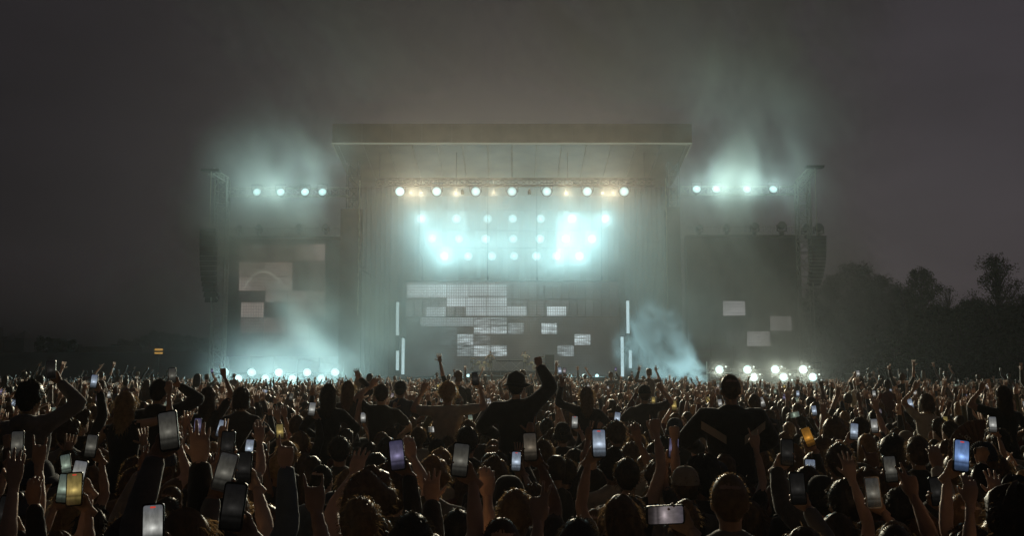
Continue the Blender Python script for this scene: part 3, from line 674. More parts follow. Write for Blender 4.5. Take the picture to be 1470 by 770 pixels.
def np_mesh(name, V, F, mats, lab=None, smooth=True):
    me = bpy.data.meshes.new(name)
    V = np.ascontiguousarray(V, np.float32); F = np.ascontiguousarray(F, np.int32)
    me.vertices.add(len(V)); me.vertices.foreach_set('co', V.ravel())
    k = F.shape[1]; me.loops.add(F.size); me.loops.foreach_set('vertex_index', F.ravel())
    me.polygons.add(len(F)); me.polygons.foreach_set('loop_start', np.arange(0, F.size, k, dtype=np.int32)); me.polygons.foreach_set('loop_total', np.full(len(F), k, np.int32))
    for m in mats: me.materials.append(m)
    if lab is not None: me.polygons.foreach_set('material_index', np.ascontiguousarray(lab, np.int32))
    me.update(calc_edges=True); me.validate()
    if smooth: me.shade_smooth()
    return me

# ---- hands: wrist at origin, fingers +Z, palm faces +Y, right hand (thumb on -X)
def make_hand(curls, spread=1.0, thumb=(40, 20), voxel=.0068):
    lb = LB()
    rows = []
    for z, rx, ry in ((-.05, .024, .02), (-.02, .026, .019), (.0, .027, .018), (.025, .037, .017), (.06, .043, .016), (.088, .042, .014), (.098, .036, .011)):
        rows.append((z, rx, ry, .0, 0))
    lb.slices(rows, 0, 14, 2.6)
    lb.limb([(-.022, .006, .012), (-.034, .012, .045)], [.017, .014], 0, 8)     # thumb pad
    xs = (-.031, -.0105, .0105, .030); Ls = (.074, .082, .076, .060); zb = (.09, .095, .091, .082)
    for i in range(4):
        ang = math.radians((xs[i] / .031) * 7 * spread); cu = curls[i]
        p = Vector((xs[i], 0, zb[i])); pts = [p - Vector((0, 0, .02)), p]; th = 0
        side = Vector((math.sin(ang), 0, math.cos(ang)))
        for seg, fr in zip(range(3), (.45, .30, .25)):
            th += math.radians(cu[seg]); d = side * math.cos(th) + Vector((0, 1, 0)) * math.sin(th)
            p = p + d * (Ls[i] * fr); pts.append(p)
        r = (.0098, .0095, .0088, .0082, .0072) if i < 3 else (.0085, .0082, .0076, .007, .0064)
        lb.limb(pts, r, 0, 8)
    a1, a2 = thumb
    p = Vector((-.034, .008, .035)); d = Vector((-math.sin(math.radians(a1)), math.sin(math.radians(a2)), math.cos(math.radians(a1)))).normalized(); q = p + d * .034
    d2 = (d + Vector((.25 + a2 * .012, .15 + a2 * .006, .2))).normalized()
    lb.limb([p - d * .012, p, q, q + d2 * .028], [.013, .0125, .0105, .008], 0, 8)
    V, F, _ = fuse(lb, voxel, 1)
    return V, F
S0, RLX, FST, GRP = (4, 6, 4), (18, 28, 18), (85, 95, 55), (6, 72, 45)
HANDS = {'open': make_hand([S0]*4, 1.6, (48, 8)), 'relaxed': make_hand([RLX]*4, .8, (35, 18)), 'fist': make_hand([FST]*4, .2, (15, 50)),
         'point': make_hand([S0, FST, FST, FST], .3, (15, 50)), 'peace': make_hand([S0, S0, FST, FST], 2.2, (12, 52)), 'horns': make_hand([S0, FST, FST, S0], 1.2, (15, 50)),
         'grip': make_hand([GRP, GRP, GRP, (8, 70, 45)], .9, (40, 20))}

# ---- heads: centre at origin, face +Y, neck reaching down
def make_head(w=1.0, jaw=1.0):
    lb = LB()
    lb.slices([(-.215, .060*w, .066, 0, -.02), (-.15, .052*w, .058, 0, -.016), (-.11, .051*w, .06, 0, -.012), (-.06, .05*w, .06, 0, -.018)], 0, 16, 2)
    lb.slices([(-.112, .022*jaw, .03, 0, .058), (-.1, .042*jaw, .06, 0, .03), (-.075, .055*jaw, .08, 0, .014), (-.04, .066*w, .09, 0, .006), (0, .073*w, .097, 0, 0), (.04, .076*w, .1, 0, -.004), (.075, .069*w, .092, 0, -.006), (.1, .05*w, .07, 0, -.006), (.117, .02, .03, 0, -.006)], 0, 20, 2.1)
    lb.limb([(0, .088, .012), (0, .098, -.012), (0, .112, -.03)], [.008, .011, .013], 0, 8)      # nose
    lb.limb([(-.04, .083, .028), (0, .093, .024), (.04, .083, .028)], [.009, .01, .009], 0, 8)    # brow
    lb.limb([(-.018, .088, -.062), (0, .096, -.062), (.018, .088, -.062)], [.008, .01, .008], 0, 8)  # lips
    for s in (-1, 1):
        lb.ball((s*.078*w, -.008, -.012), (.011, .019, .032), 0, 10, 6)
    V, F, _ = fuse(lb, .0095, 1)
    for s in (-1, 1):                        # eye sockets
        d = np.linalg.norm((V - np.array([s*.031, .09, .008])) * np.array([1, 1, 1.4]), axis=1)
        V[:, 1] -= .008 * np.exp(-(d / .014) ** 2)
    return V, F
HEADS = [make_head(1.0, 1.05), make_head(.95, .92)]

def ik(S, W, a, b, pole):
    d = W - S; L_ = d.length; L2 = min(L_, (a + b) * .998); d.normalize(); W2 = S + d * L2
    x = (a*a - b*b + L2*L2) / (2 * L2); h = math.sqrt(max(0, a*a - x*x))
    pl = (pole - d * pole.dot(d)); pl = pl.normalized() if pl.length > 1e-4 else d.orthogonal()
    return S + d * x + pl * h, W2
def build_person(h=1.75, female=False, top='tshirt', armL=None, armR=None, seated=False, head_yaw=0, head_pitch=0, vox=.021, bulk=1.0, hood=False, lean=(0, 0)):
    """one continuous body (slots: 0 top, 1 trousers, 2 skin); returns verts, faces, labels, head matrix"""
    k = h / 1.75; lb = LB(); T, B, S = 0, 1, 2
    z0 = -.84 if seated else 0
    sw = (.165 if female else .187) * bulk ** .5; bw = bulk
    lx, ly = lean
    def off(z): t = max(0, z + 0 - .95) / .6; return lx * t, ly * t
    rows = []
    if female: R = [(.84, .155, .115), (.92, .175, .128), (1.0, .16, .118), (1.1, .128, .1), (1.2, .14, .108), (1.29, .155, .122), (1.38, .16, .105), (1.435, .145, .085), (1.475, .1, .07), (1.51, .052, .055)]
    else: R = [(.84, .155, .11), (.92, .168, .12), (1.0, .16, .115), (1.1, .15, .11), (1.2, .162, .115), (1.3, .178, .125), (1.38, .182, .115), (1.435, .165, .092), (1.475, .115, .074), (1.515, .058, .06)]
    for z, rx, ry in R:
        ox, oy = off(z); g = bw if z < 1.46 else 1; rows.append((z + z0, rx * g, ry * g, ox, oy - (.012 if z > 1.3 else 0)))
    lb.slices(rows, T, 18, 2.4)
    lb.slices([(z + z0, rx + .004, ry + .004, 0, 0) for z, rx, ry in ((.80, .15, .112), (.88, .166, .122), (.94, .166, .122))], B, 16, 2.3)
    if hood:
        ox, oy = off(1.5); lb.ball((ox, oy - .09, 1.46 + z0), (.12, .07, .075), T, 12, 7)
    for s in (-1, 1):
        hip = Vector((s * .088, 0, .88 + z0))
        if seated:
            kn = Vector((s * .19, .40, .9 + z0)); an = Vector((s * .15, .36, .5 + z0)); toe = an + Vector((s * .02, .12, -.08))
        else:
            kn = Vector((s * .1, .015, .48)); an = Vector((s * .105, -.02, .09)); toe = Vector((s * .125, .15, .035))
        lb.limb([hip, hip.lerp(kn, .5), kn], [.088, .076, .058], B, 10)
        lb.limb([kn, kn.lerp(an, .35), an], [.058, .056, .042], B, 10)
        lb.limb([an + Vector((0, -.03, -.03)), an.lerp(toe, .5) + Vector((0, 0, -.01)), toe], [.045, .045, .034], B, 8)
    wr = []
    for s, arm in ((-1, armL), (1, armR)):
        ox, oy = off(1.4); up = 0
        if arm is not None:
            wz = arm['w'].z / k; up = min(1, max(0, (wz - (1.30 + z0)) / .45))
        Sh = Vector((s * (sw - .02 * up) + ox, oy - .01, 1.405 + .045 * up + z0))
        ua, fa = .285, .255
        if arm is None:
            W = Vector((s * (sw + .09) + ox, .06, .83 + z0)); pole = Vector((s * .4, -1, 0)); hand = 'relaxed'; Rm = Matrix.Rotation(PI, 3, 'X') @ Matrix.Rotation(s * 1.4, 3, 'Z')
        else:
            W = Vector(arm['w']) / k; pole = Vector(arm.get('pole', (s * .9, .15, -.5))); hand = arm.get('hand', 'open'); Rm = arm.get('R')
        E, W = ik(Sh, W, ua, fa, pole)
        fd = (W - E).normalized()
        if Rm is None:
            n_ = Vector(arm.get('palm', (0, 1, 0))); f_ = (fd + Vector(arm.get('bend', (0, 0, .6)))).normalized()
            n_ = (n_ - f_ * n_.dot(f_)).normalized(); x_ = n_.cross(f_)
            Rm = Matrix((x_, n_, f_)).transposed()
        rs = 1.0 if female is False else .88
        # shoulder cap, then arm
        if top == 'tank':
            lb.limb([Sh + Vector((-s*.05, 0, 0)), Sh, Sh.lerp(E, .5), E], [.06*rs, .058*rs, .05*rs, .041*rs], S, 10)
        elif top == 'tshirt':
            lb.limb([Sh.lerp(E, .45), Sh.lerp(E, .7), E], [.05*rs, .047*rs, .041*rs], S, 10)
            lb.limb([Sh + Vector((-s*.07, 0, .0)), Sh, Sh.lerp(E, .3), Sh.lerp(E, .55)], [.07*rs, .066*rs, .066*rs, .07*rs], T, 10, .95)
        else:
            g = .012 if bulk < 1.15 else .03
            lb.limb([Sh + Vector((-s*.07, 0, 0)), Sh, Sh.lerp(E, .5), E], [.07*rs+g*.5, .064*rs+g, .056*rs+g, .05*rs+g], T, 10)
        fw = (Rm @ Vector((0, 0, 1)))
        if top == 'long':
            lb.limb([E, E.lerp(W, .4), E.lerp(W, .9)], [.047*rs+g, .045*rs+g, .038*rs+g*.7], T, 10, .9)
            lb.limb([E.lerp(W, .8), W], [.027*rs, .024*rs], S, 8)
        else:
            lb.limb([E, E.lerp(W, .3), E.lerp(W, .75), W], [.04*rs, .043*rs, .031*rs, .0245*rs], S, 10)
        wr.append((s, W, Rm, hand, rs))
    V, F, lab = fuse(lb, vox, 2)
    ox, oy = off(1.63)
    HM = Matrix.Translation(Vector((ox, oy + .012, 1.632 + z0))) @ Matrix.Rotation(head_yaw, 4, 'Z') @ Matrix.Rotation(head_pitch, 4, 'X')
    Vs = [V]; Fs = [F]; Ls = [lab]; o = len(V)
    def addp(Vp, Fp, M, lb_):
        nonlocal o
        A = np.array(M); Vq = Vp @ A[:3, :3].T + A[:3, 3]; 
        Fq = Fp if np.linalg.det(A[:3, :3]) > 0 else Fp[:, ::-1]
        Vs.append(Vq); Fs.append(Fq + o); Ls.append(np.full(len(Fp), lb_, np.int32)); o += len(Vp)
    hv_, hf_ = HEADS[1 if female else 0]; addp(hv_, hf_, HM, S)
    for s, W, Rm, hand, rs in wr:
        hv_, hf_ = HANDS[hand]; M = Matrix.Translation(W) @ Rm.to_4x4() @ Matrix.Diagonal((s if s > 0 else -1, 1, 1, 1)) @ Matrix.Scale(.95 if rs == 1 else .87, 4)
        addp(hv_, hf_, M, S)
    V = np.concatenate(Vs) * k; F = np.concatenate(Fs); lab = np.concatenate(Ls)
    HM2 = Matrix.Scale(k, 4) @ HM
    return V, F, lab, HM2

# ---- hair and headwear, in the head's frame
def head_r(d):                                # radius of the skull along direction d
    return 1 / math.sqrt((d[0] / .082) ** 2 + (d[1] / .106) ** 2 + (d[2] / .123) ** 2)
def hairline(az):                             # lowest elevation with hair, az = 0 at the face
    a = abs((az + PI) % (2 * PI) - PI)
    if a < 1.0: return .62
    if a < 1.5: return .62 - (a - 1.0) / .5 * .5
    if a < 1.9: return .12 - (a - 1.5) / .4 * .3
    return -.18 - min(1, (a - 1.9) / .7) * .62
def make_hair(style, seed):
    r = random.Random(seed); m = MB(); NA, NE = 28, 15
    th = {'short': .014, 'crop': .006, 'curly': .04, 'long': .018, 'bun': .009, 'bob': .022, 'ponytail': .009, 'afro': .07}[style]
    lump = {'short': .006, 'crop': .001, 'curly': .018, 'long': .006, 'bun': .003, 'bob': .006, 'ponytail': .003, 'afro': .02}[style]
    ph = [(r.uniform(2, 7), r.uniform(2, 7), r.uniform(0, 6), r.uniform(0, 6)) for _ in range(5)]
    def bump_(az, el): return sum(math.sin(a * az + p) * math.sin(b * el + q) for a, b, p, q in ph) / 2.2
    pts = []
    for j in range(NE):
        el = -PI/2 * .75 + (PI/2 * 1.745) * j / (NE - 1)
        row = []
        for i in range(NA):
            az = 2 * PI * i / NA; d = (math.sin(az) * math.cos(el), math.cos(az) * math.cos(el), math.sin(el))
            hl = hairline(az); t = min(1, max(0, (el - hl) / .25 + .35))
            rr = head_r(d) * (.8 + .2 * min(1, t * 2.2)) + (th * (.6 + .4 * max(0, math.sin(el))) + lump * bump_(az, el)) * t
            row.append(Vector(d) * rr + Vector((0, -.004, .002)))
        pts.append(row)
    for row in pts: m.v += [tuple(p) for p in row]
    for j in range(NE - 1):
        for i in range(NA): m.f.append((j*NA+i, j*NA+(i+1) % NA, (j+1)*NA+(i+1) % NA, (j+1)*NA+i))
    m.f.append(tuple((NE-1)*NA + i for i in range(NA)))
    if style in ('long', 'bob'):             # a curtain falling behind the ears
        dn = .33 if style == 'long' else .15; n = 18; rows = 9; o = len(m.v)
        for side_in in (0, 1):
            for j in range(rows):
                t = j / (rows - 1)
                for i in range(n):
                    az = 1.55 + (2 * PI - 3.1) * i / (n - 1); a = .088 + .012 * math.sin(t * 3) - .012 * t + lump * .8 * math.sin(i * 1.9 + seed) ; b = .104 - .01 * t + .004 * math.sin(i * 2.7 + 3 * t)
                    z = .055 - dn * t * (1 + .08 * math.sin(i * 2.3 + seed))
                    if side_in: a -= .022; b -= .022
                    m.v.append((a * math.sin(az), b * math.cos(az) - .012 - .03 * t, z))
        nn = rows * n
        for j in range(rows - 1):
            for i in range(n - 1):
                p = o + j*n + i; m.f.append((p, p+1, p+n+1, p+n)); p += nn; m.f.append((p, p+n, p+n+1, p+1))
        for i in range(n - 1):
            p = o + (rows-1)*n + i; m.f.append((p, p+1, p+1+nn, p+nn)); p = o + i; m.f.append((p, p+nn, p+nn+1, p+1))
        for j in range(rows - 1):
            for e in (0, n - 1):
                p = o + j*n + e; m.f.append((p, p+n, p+n+nn, p+nn))
    if style == 'bun':
        lb = LB(); lb.ball((0, -.07, .12), (.042, .042, .038), 0, 12, 8); m.add(lb.v, lb.f)
    if style == 'ponytail':
        lb = LB(); lb.limb([(0, -.1, .04), (0, -.14, .02), (.005, -.15, -.08), (.01, -.13, -.2)], [.018, .026, .028, .01], 0, 10); m.add(lb.v, lb.f)
    # loose strands
    ns = {'short': 420, 'crop': 250, 'curly': 520, 'long': 420, 'bun': 260, 'bob': 360, 'ponytail': 260, 'afro': 700}[style]
    for q in range(ns):
        az = r.uniform(0, 2*PI); el = r.uniform(hairline(az) + .05, 1.5)
        d = Vector((math.sin(az)*math.cos(el), math.cos(az)*math.cos(el), math.sin(el)))
        p = d * (head_r(d) + th * .7); down = Vector((d.x*.6, d.y*.6 - .25, -.6 + d.z*.2)).normalized()
        outw = {'short': .7, 'crop': 1.4, 'curly': 1.0, 'long': .25, 'bun': .3, 'bob': .3, 'ponytail': .25, 'afro': 1.2}[style]
        dirn = (down * (1 - .45 * min(1, outw)) + d * outw * r.uniform(.4, 1.2) + Vector((r.gauss(0, .25), r.gauss(0, .25), r.gauss(0, .25)))).normalized()
        Ln = {'short': .03, 'crop': .01, 'curly': .035, 'long': .06, 'bun': .03, 'bob': .05, 'ponytail': .03, 'afro': .035}[style] * r.uniform(.5, 1.3)
        w = dirn.cross(Vector((r.gauss(0, 1), r.gauss(0, 1), r.gauss(0, 1)))).normalized() * r.uniform(.0012, .0026)
        mid = p + dirn * Ln * .55 + d * .004; tip = p + dirn * Ln + Vector((0, 0, -Ln * .25))
        m.add([p - w, p + w, mid + w * .8, mid - w * .8, tip], [(0, 1, 2, 3), (3, 2, 4)])
    if style in ('long', 'bob'):
        dn = .33 if style == 'long' else .15
        for q in range(420):
            az = 1.5 + (2*PI - 3.0) * r.random(); a, b = .094, .108; z = .05 - dn * r.random() * .7; t = (.05 - z) / dn
            p = Vector((a*math.sin(az), b*math.cos(az) - .012 - .03*t, z)); outd = Vector((math.sin(az), math.cos(az), 0))
            L_ = r.uniform(.05, .14); tip = p + Vector((0, -.01, -L_)) + outd * r.uniform(-.01, .02) + Vector((r.gauss(0, .008), r.gauss(0, .008), 0))
            w = outd.cross(Vector((0, 0, 1))) * r.uniform(.001, .003)
            m.add([p - w, p + w, tip], [(0, 1, 2)])
    me = m.mesh('hair', None, True); me.materials.append(HAIRS[1]); return me
HAIR = {s: [make_hair(s, 10 * i + q) for q in range(2)] for i, s in enumerate(('short', 'crop', 'curly', 'long', 'bun', 'bob', 'ponytail', 'afro'))}
def dome(m, rx, ry, z0, z1, cy_=-.004, n=24, k=6, dent=0):
    o = len(m.v)
    for j in range(k + 1):
        t = j / k * PI / 2
        for i in range(n):
            a = 2*PI*i/n; dz = -dent * (math.sin(t) ** 4) * (.6 + .4 * math.cos(2 * a))
            m.v.append((rx*math.cos(t)**.7*math.cos(a) if j < k else .002*math.cos(a), cy_ + (ry*math.cos(t)**.7*math.sin(a) if j < k else .002*math.sin(a)), z0 + (z1 - z0)*math.sin(t) + dz))
    for j in range(k):
        for i in range(n): m.f.append((o+j*n+i, o+j*n+(i+1) % n, o+(j+1)*n+(i+1) % n, o+(j+1)*n+i))
    m.f.append(tuple(o + k*n + i for i in range(n)))
def make_hat(kind):
    m = MB(); n = 24
    if kind in ('bucket_hat', 'brimmed_hat'):
        top = .165 if kind == 'brimmed_hat' else .135; dome(m, .092, .112, .03, top, dent=.03 if kind == 'brimmed_hat' else 0)
        W = .05 if kind == 'brimmed_hat' else .045; o = len(m.v)
        for dz in (0, -.006):
            for (f, dr) in ((0, 0), (.5, -.004), (1, -.022 if kind == 'brimmed_hat' else -.03)):
                for i in range(n):
                    a = 2*PI*i/n; up_ = dr + (.012 * math.cos(3*a) * f if kind == 'brimmed_hat' else 0)
                    m.v.append(((.088 + W*f)*math.cos(a), -.004 + (.108 + W*f)*math.sin(a), .035 + up_ + dz))
        for L_ in (0, 3):
            for j in range(2):
                for i in range(n):
                    p = o + (L_ + j)*n; m.f.append((p+i, p+(i+1) % n, p+n+(i+1) % n, p+n+i) if L_ == 0 else (p+i, p+n+i, p+n+(i+1) % n, p+(i+1) % n))
        for i in range(n): p = o + 2*n; m.f.append((p+i, p+(i+1) % n, p+3*n+(i+1) % n, p+3*n+i))
    elif kind == 'cap':
        dome(m, .088, .11, .02, .135); o = len(m.v); k = 9
        for dz in (0, -.005):
            for f in (0, .5, 1):
                for i in range(k):
                    a = math.radians(25 + 130*i/(k-1)); m.v.append((.086*math.cos(a)*(1 + .05*f), -.004 + .108*math.sin(a) + .075*f*math.sin(a)**.5, .025 - .02*f - .02*f*abs(math.cos(a)) + dz))
        for L_ in (0, 3):
            for j in range(2):
                for i in range(k-1):
                    p = o + (L_+j)*k + i; m.f.append((p, p+1, p+k+1, p+k) if L_ == 0 else (p, p+k, p+k+1, p+1))
        for i in range(k-1): p = o + 2*k + i; m.f.append((p, p+1, p+1+3*k, p+3*k))
        lb = LB(); lb.ball((0, -.004, .136), .008, 0, 8, 4); m.add(lb.v, lb.f)
    elif kind == 'beanie':
        dome(m, .09, .112, -.005, .148); o = len(m.v)
        for z, g in ((-.03, .002), (-.03, .012), (.02, .014), (.022, .004)):
            for i in range(n): a = 2*PI*i/n; m.v.append(((.086+g)*math.cos(a), -.004 + (.108+g)*math.sin(a), z))
        for j in range(3):
            for i in range(n): p = o + j*n; m.f.append((p+i, p+(i+1) % n, p+n+(i+1) % n, p+n+i))
    elif kind == 'hood':
        dome(m, .102, .12, -.02, .15, -.02); o = len(m.v)
        for z, g in ((-.02, 0), (-.1, .004), (-.17, .03), (-.2, .05)):
            for i in range(n): a = 2*PI*i/n; y = math.sin(a); m.v.append(((.1+g)*math.cos(a), -.03 + (.115+g)*(y if y < .35 else .35 + (y-.35)*.2), z))
        for j in range(3):
            for i in range(n): p = o + j*n; m.f.append((p+i, p+n+i, p+n+(i+1) % n, p+(i+1) % n))
    m.v = [(x * 1.1, y * 1.1 - .0, z * 1.08) for x, y, z in m.v]; return m.mesh(kind, 'hat_black', True)
HATS = {k: make_hat(k) for k in ('bucket_hat', 'brimmed_hat', 'cap', 'beanie', 'hood')}

PEOPLE_COUNT = 0; LABELS = {}
HAIR_WORD = {'short': 'short', 'crop': 'cropped', 'curly': 'curly', 'long': 'long', 'bun': 'top-knotted', 'bob': 'chin-length', 'ponytail': 'ponytailed', 'afro': 'full round'}
def body_mesh(V, F, lab): return np_mesh('body', V, F, [TOPS[0], TROUSERS[0], SKINS[0]], lab)
def place_person(me, HM, loc, rz, scale, hair=None, hairc=1, hat=None, hatc='hat_black', topc=0, trou=0, skin=0, label='', group='people in the crowd facing the stage'):
    o = bpy.data.objects.new('person', me); COL.objects.link(o)
    o.location = loc; o.rotation_euler = (0, 0, rz); o.scale = (scale,) * 3
    for i, mt in enumerate((TOPS[topc], TROUSERS[trou], SKINS[skin])):
        o.material_slots[i].link = 'OBJECT'; o.material_slots[i].material = mt
    if hair:
        h = bpy.data.objects.new('hair', HAIR[hair][rng.randrange(2)]); COL.objects.link(h); h.parent = o; h.matrix_local = HM
        h.material_slots[0].link = 'OBJECT'; h.material_slots[0].material = HAIRS[hairc]
    if hat:
        h = bpy.data.objects.new(hat, HATS[hat]); COL.objects.link(h); h.parent = o; h.matrix_local = HM
        h.material_slots[0].link = 'OBJECT'; h.material_slots[0].material = MATS[hatc] if isinstance(hatc, str) else hatc
    tag(o, label, 'person', group)
    return o
# ------------------------------------------------------------------ the band on its riser
RZ = at(735, 533, 90).z
rs_ = thing('band_riser', 'low black riser carrying the band in the stage middle', 'riser', (at(737, 533, 90).x, 91, zdeck))
x0, x1 = at(680, 533, 90).x, at(797, 533, 90).x
MB().box((x0, 89.2, RZ - .1), (x1, 93, RZ)).build('top', 'deck', rs_)
for i in range(6):
    a = x0 + (x1 - x0) * i / 6; b = x0 + (x1 - x0) * (i + 1) / 6; MB().box((a + .02, 89.22, zdeck + .003), (b - .02, 89.3, RZ - .103)).build('front_panel', 'black_drape', rs_)
th = thing('stage_thrust', 'grey block with steps jutting out in front of the stage', 'thrust', (0, 85.5, 0))
a = at(676, 541, 84.6); b = at(797, 541, 84.6)
MB().box((a.x, 84.6, .03), (b.x, 86.98, a.z)).build('block', 'container_paint', th)
MB().box((a.x - .05, 84.5, a.z + .003), (b.x + .05, 86.98, a.z + .07)).build('edge', 'aluminium', th)
for i in range(4): MB().box((a.x - .35 * (i + 1), 84.8, .03), (a.x - .35 * i - .01, 86.5, a.z - .32 * (i + 1))).build('step', 'container_paint', th)
pmat('drum_shell', (.45, .4, .28), .3, var=.1); pmat('brass', (.55, .42, .16), .3, metal=.8, var=.1); pmat('drum_skin', (.6, .57, .5), .5, var=.05)
def stand(m, x, y, z0, z1):
    m.bar((x, y, z0 + .3), (x, y, z1), .022)
    for k in range(3): t = 2*PI*k/3 + .5; m.bar((x, y, z0 + .35), (x + .32*math.cos(t), y + .32*math.sin(t), z0), .018)
def drum_kit(px, Y, label):
    p = at(px, 533, Y); x, z = p.x, RZ
    t = thing('drum_kit', label, 'drum kit', (x, Y, z))
    MB().lathe((x, Y - .45, z + .3), (0, 1, 0), [(0, .29), (.02, .3), (.42, .3), (.44, .29)], 18).build('bass_drum', 'drum_shell', t)
    for dx, dy, dz, r, h, tl in ((-.3, -.1, .62, .18, .2, .25), (.25, -.1, .62, .18, .2, .25), (-.62, .25, .5, .19, .16, .05), (.68, .2, .3, .24, .4, .05)):
        MB().lathe((x + dx, Y + dy, z + dz), (0, tl, 1), [(0, r), (h, r), (h + .02, r * .97)], 16).build('drum', 'drum_shell', t)
    for dx, dy, dz, r in ((-.8, -.2, 1.12, .26), (.75, -.2, 1.25, .28), (1.0, .2, 1.05, .24), (-.95, .2, .85, .2)):
        cm_ = MB().lathe((x + dx, Y + dy, z + dz), (.15 * (-1 if dx > 0 else 1), .2, 1), [(0, r), (.015, r * .5), (.05, .03)], 18).build('cymbal', 'brass', t)
        m = MB(); stand(m, x + dx, Y + dy, z, z + dz - .01); m.build('stand', 'aluminium', t)
drum_kit(692, 91.2, 'drum kit with brass cymbals, beside the arms-out drummer')
drum_kit(768, 91.2, 'drum kit with raised cymbals, beside the rack')
for px, lab in ((722, 'keyboard on stand between the two musicians'), (741, 'keyboard on stand beside the second drum kit')):
    p = at(px, 533, 90.4); x = p.x; t = thing('keyboard', lab, 'keyboard', (x, 90.4, RZ))
    MB().box((x - .6, 90.2, RZ + .85), (x + .6, 90.6, RZ + .95)).build('case', 'black_plastic', t)
    MB().box((x - .55, 90.3, RZ + .953), (x + .55, 90.55, RZ + .97)).build('keys', 'drum_skin', t)
    MB().bar((x - .45, 90.4, RZ), (x + .45, 90.4, RZ + .84), .02).bar((x + .45, 90.4, RZ), (x - .45, 90.4, RZ + .84), .02).build('stand', 'aluminium', t)
p = at(789, 533, 90.5); t = thing('equipment_rack', 'tall dark equipment rack at the end of the band riser', 'rack', (p.x, 90.5, RZ))
MB().box((p.x - .4, 90.2, RZ + .02), (p.x + .4, 90.8, RZ + 1.45)).build('cabinet', 'dark_steel', t)
for i in range(6): MB().box((p.x - .36, 90.17, RZ + .1 + .22*i), (p.x + .36, 90.197, RZ + .28 + .22*i)).build('drawer', 'black_plastic', t)
for px, topc, lab, al, ar in ((704, 6, 'musician in brown t-shirt standing behind drums with arms spread low', dict(w=Vector((-.42, .35, 1.1)), hand='fist'), dict(w=Vector((.42, .35, 1.1)), hand='fist')), (754, 4, 'musician in cream t-shirt reaching up beside the keyboard', dict(w=Vector((-.3, .3, 1.25)), hand='relaxed'), dict(w=Vector((.35, .3, 1.55)), hand='open'))):
    V, F, lb_, HM = build_person(1.78, False, 'tshirt', al, ar, vox=.03, head_pitch=-.1)
    q = at(px, 533, 91.7); place_person(body_mesh(V, F, lb_), HM, Vector((q.x, 91.7, RZ)), PI + .2 * (px - 725) / 25, 1, 'short', 1, None, 'hat_black', topc, 0, 0, lab, 'musicians on stage')
# ------------------------------------------------------------------ phones
def screen_mat():
    m, nt, out = nmat('phone_screen'); n = nt.nodes; l = nt.links.new
    g = n.new('ShaderNodeTexCoord'); sp = n.new('ShaderNodeSeparateXYZ'); l(g.outputs['Generated'], sp.inputs[0]); oi = n.new('ShaderNodeObjectInfo')
    cr = n.new('ShaderNodeValToRGB'); l(sp.outputs[2], cr.inputs[0]); e_ = cr.color_ramp.elements
    e_[0].position = .0; e_[0].color = (.05, .045, .04, 1); e_[1].position = 1; e_[1].color = (.22, .23, .27, 1)
    for p, v in ((.14, .1), (.22, .28), (.28, .16), (.36, .55), (.46, .8), (.56, .65), (.72, .4)):
        q = e_.new(p); q.color = (v, v, v * .98, 1)
    nz = n.new('ShaderNodeTexNoise'); nz.inputs['Scale'].default_value = 5; nz.inputs['Detail'].default_value = 3; cb_ = n.new('ShaderNodeCombineXYZ'); l(sp.outputs[0], cb_.inputs[0]); l(sp.outputs[2], cb_.inputs[1]); rd_ = n.new('ShaderNodeMath'); rd_.operation = 'MULTIPLY'; rd_.inputs[1].default_value = 40; l(oi.outputs['Random'], rd_.inputs[0]); l(rd_.outputs[0], cb_.inputs[2]); l(cb_.outputs[0], nz.inputs['Vector'])
    mr = n.new('ShaderNodeMapRange'); mr.inputs[1].default_value = .3; mr.inputs[2].default_value = .7; mr.inputs[3].default_value = .75; mr.inputs[4].default_value = 1.2; l(nz.outputs[0], mr.inputs[0])
    mp_ = n.new('ShaderNodeMapping'); mp_.vector_type = 'TEXTURE'; mp_.inputs['Location'].default_value = (.5, .5, .47); mp_.inputs['Scale'].default_value = (.42, 9, .15); l(g.outputs['Generated'], mp_.inputs[0])
    gr_ = n.new('ShaderNodeTexGradient'); gr_.gradient_type = 'QUADRATIC_SPHERE'; l(mp_.outputs[0], gr_.inputs[0])
    gm_ = n.new('ShaderNodeMath'); gm_.operation = 'MULTIPLY_ADD'; gm_.inputs[1].default_value = 1.6; l(gr_.outputs['Fac'], gm_.inputs[0]); l(mr.outputs[0], gm_.inputs[2])
    a = n.new('ShaderNodeMix'); a.data_type = 'RGBA'; a.blend_type = 'MULTIPLY'; a.inputs[0].default_value = 1; l(cr.outputs[0], a.inputs[6]); l(oi.outputs['Color'], a.inputs[7])
    em = n.new('ShaderNodeEmission'); l(a.outputs[2], em.inputs[0]); l(gm_.outputs[0], em.inputs[1])
    gl = n.new('ShaderNodeBsdfGlossy'); gl.inputs['Roughness'].default_value = .12; gl.inputs[0].default_value = (.05, .05, .05, 1)
    ad = n.new('ShaderNodeAddShader'); l(em.outputs[0], ad.inputs[0]); l(gl.outputs[0], ad.inputs[1]); l(ad.outputs[0], out.inputs[0])
    m.cycles.emission_sampling = 'NONE'
screen_mat(); emat('record_red', (1, .1, .06), .5); pmat('phone_silver', (.5, .48, .45), .3, metal=.8, var=.05)
def rrect(w, h, r, k=4):
    p = []
    for cx, cz, a0 in ((w/2-r, h/2-r, 0), (-w/2+r, h/2-r, 90), (-w/2+r, -h/2+r, 180), (w/2-r, -h/2+r, 270)):
        for i in range(k + 1): a = math.radians(a0 + 90*i/k); p.append((cx + r*math.cos(a), cz + r*math.sin(a)))
    return p
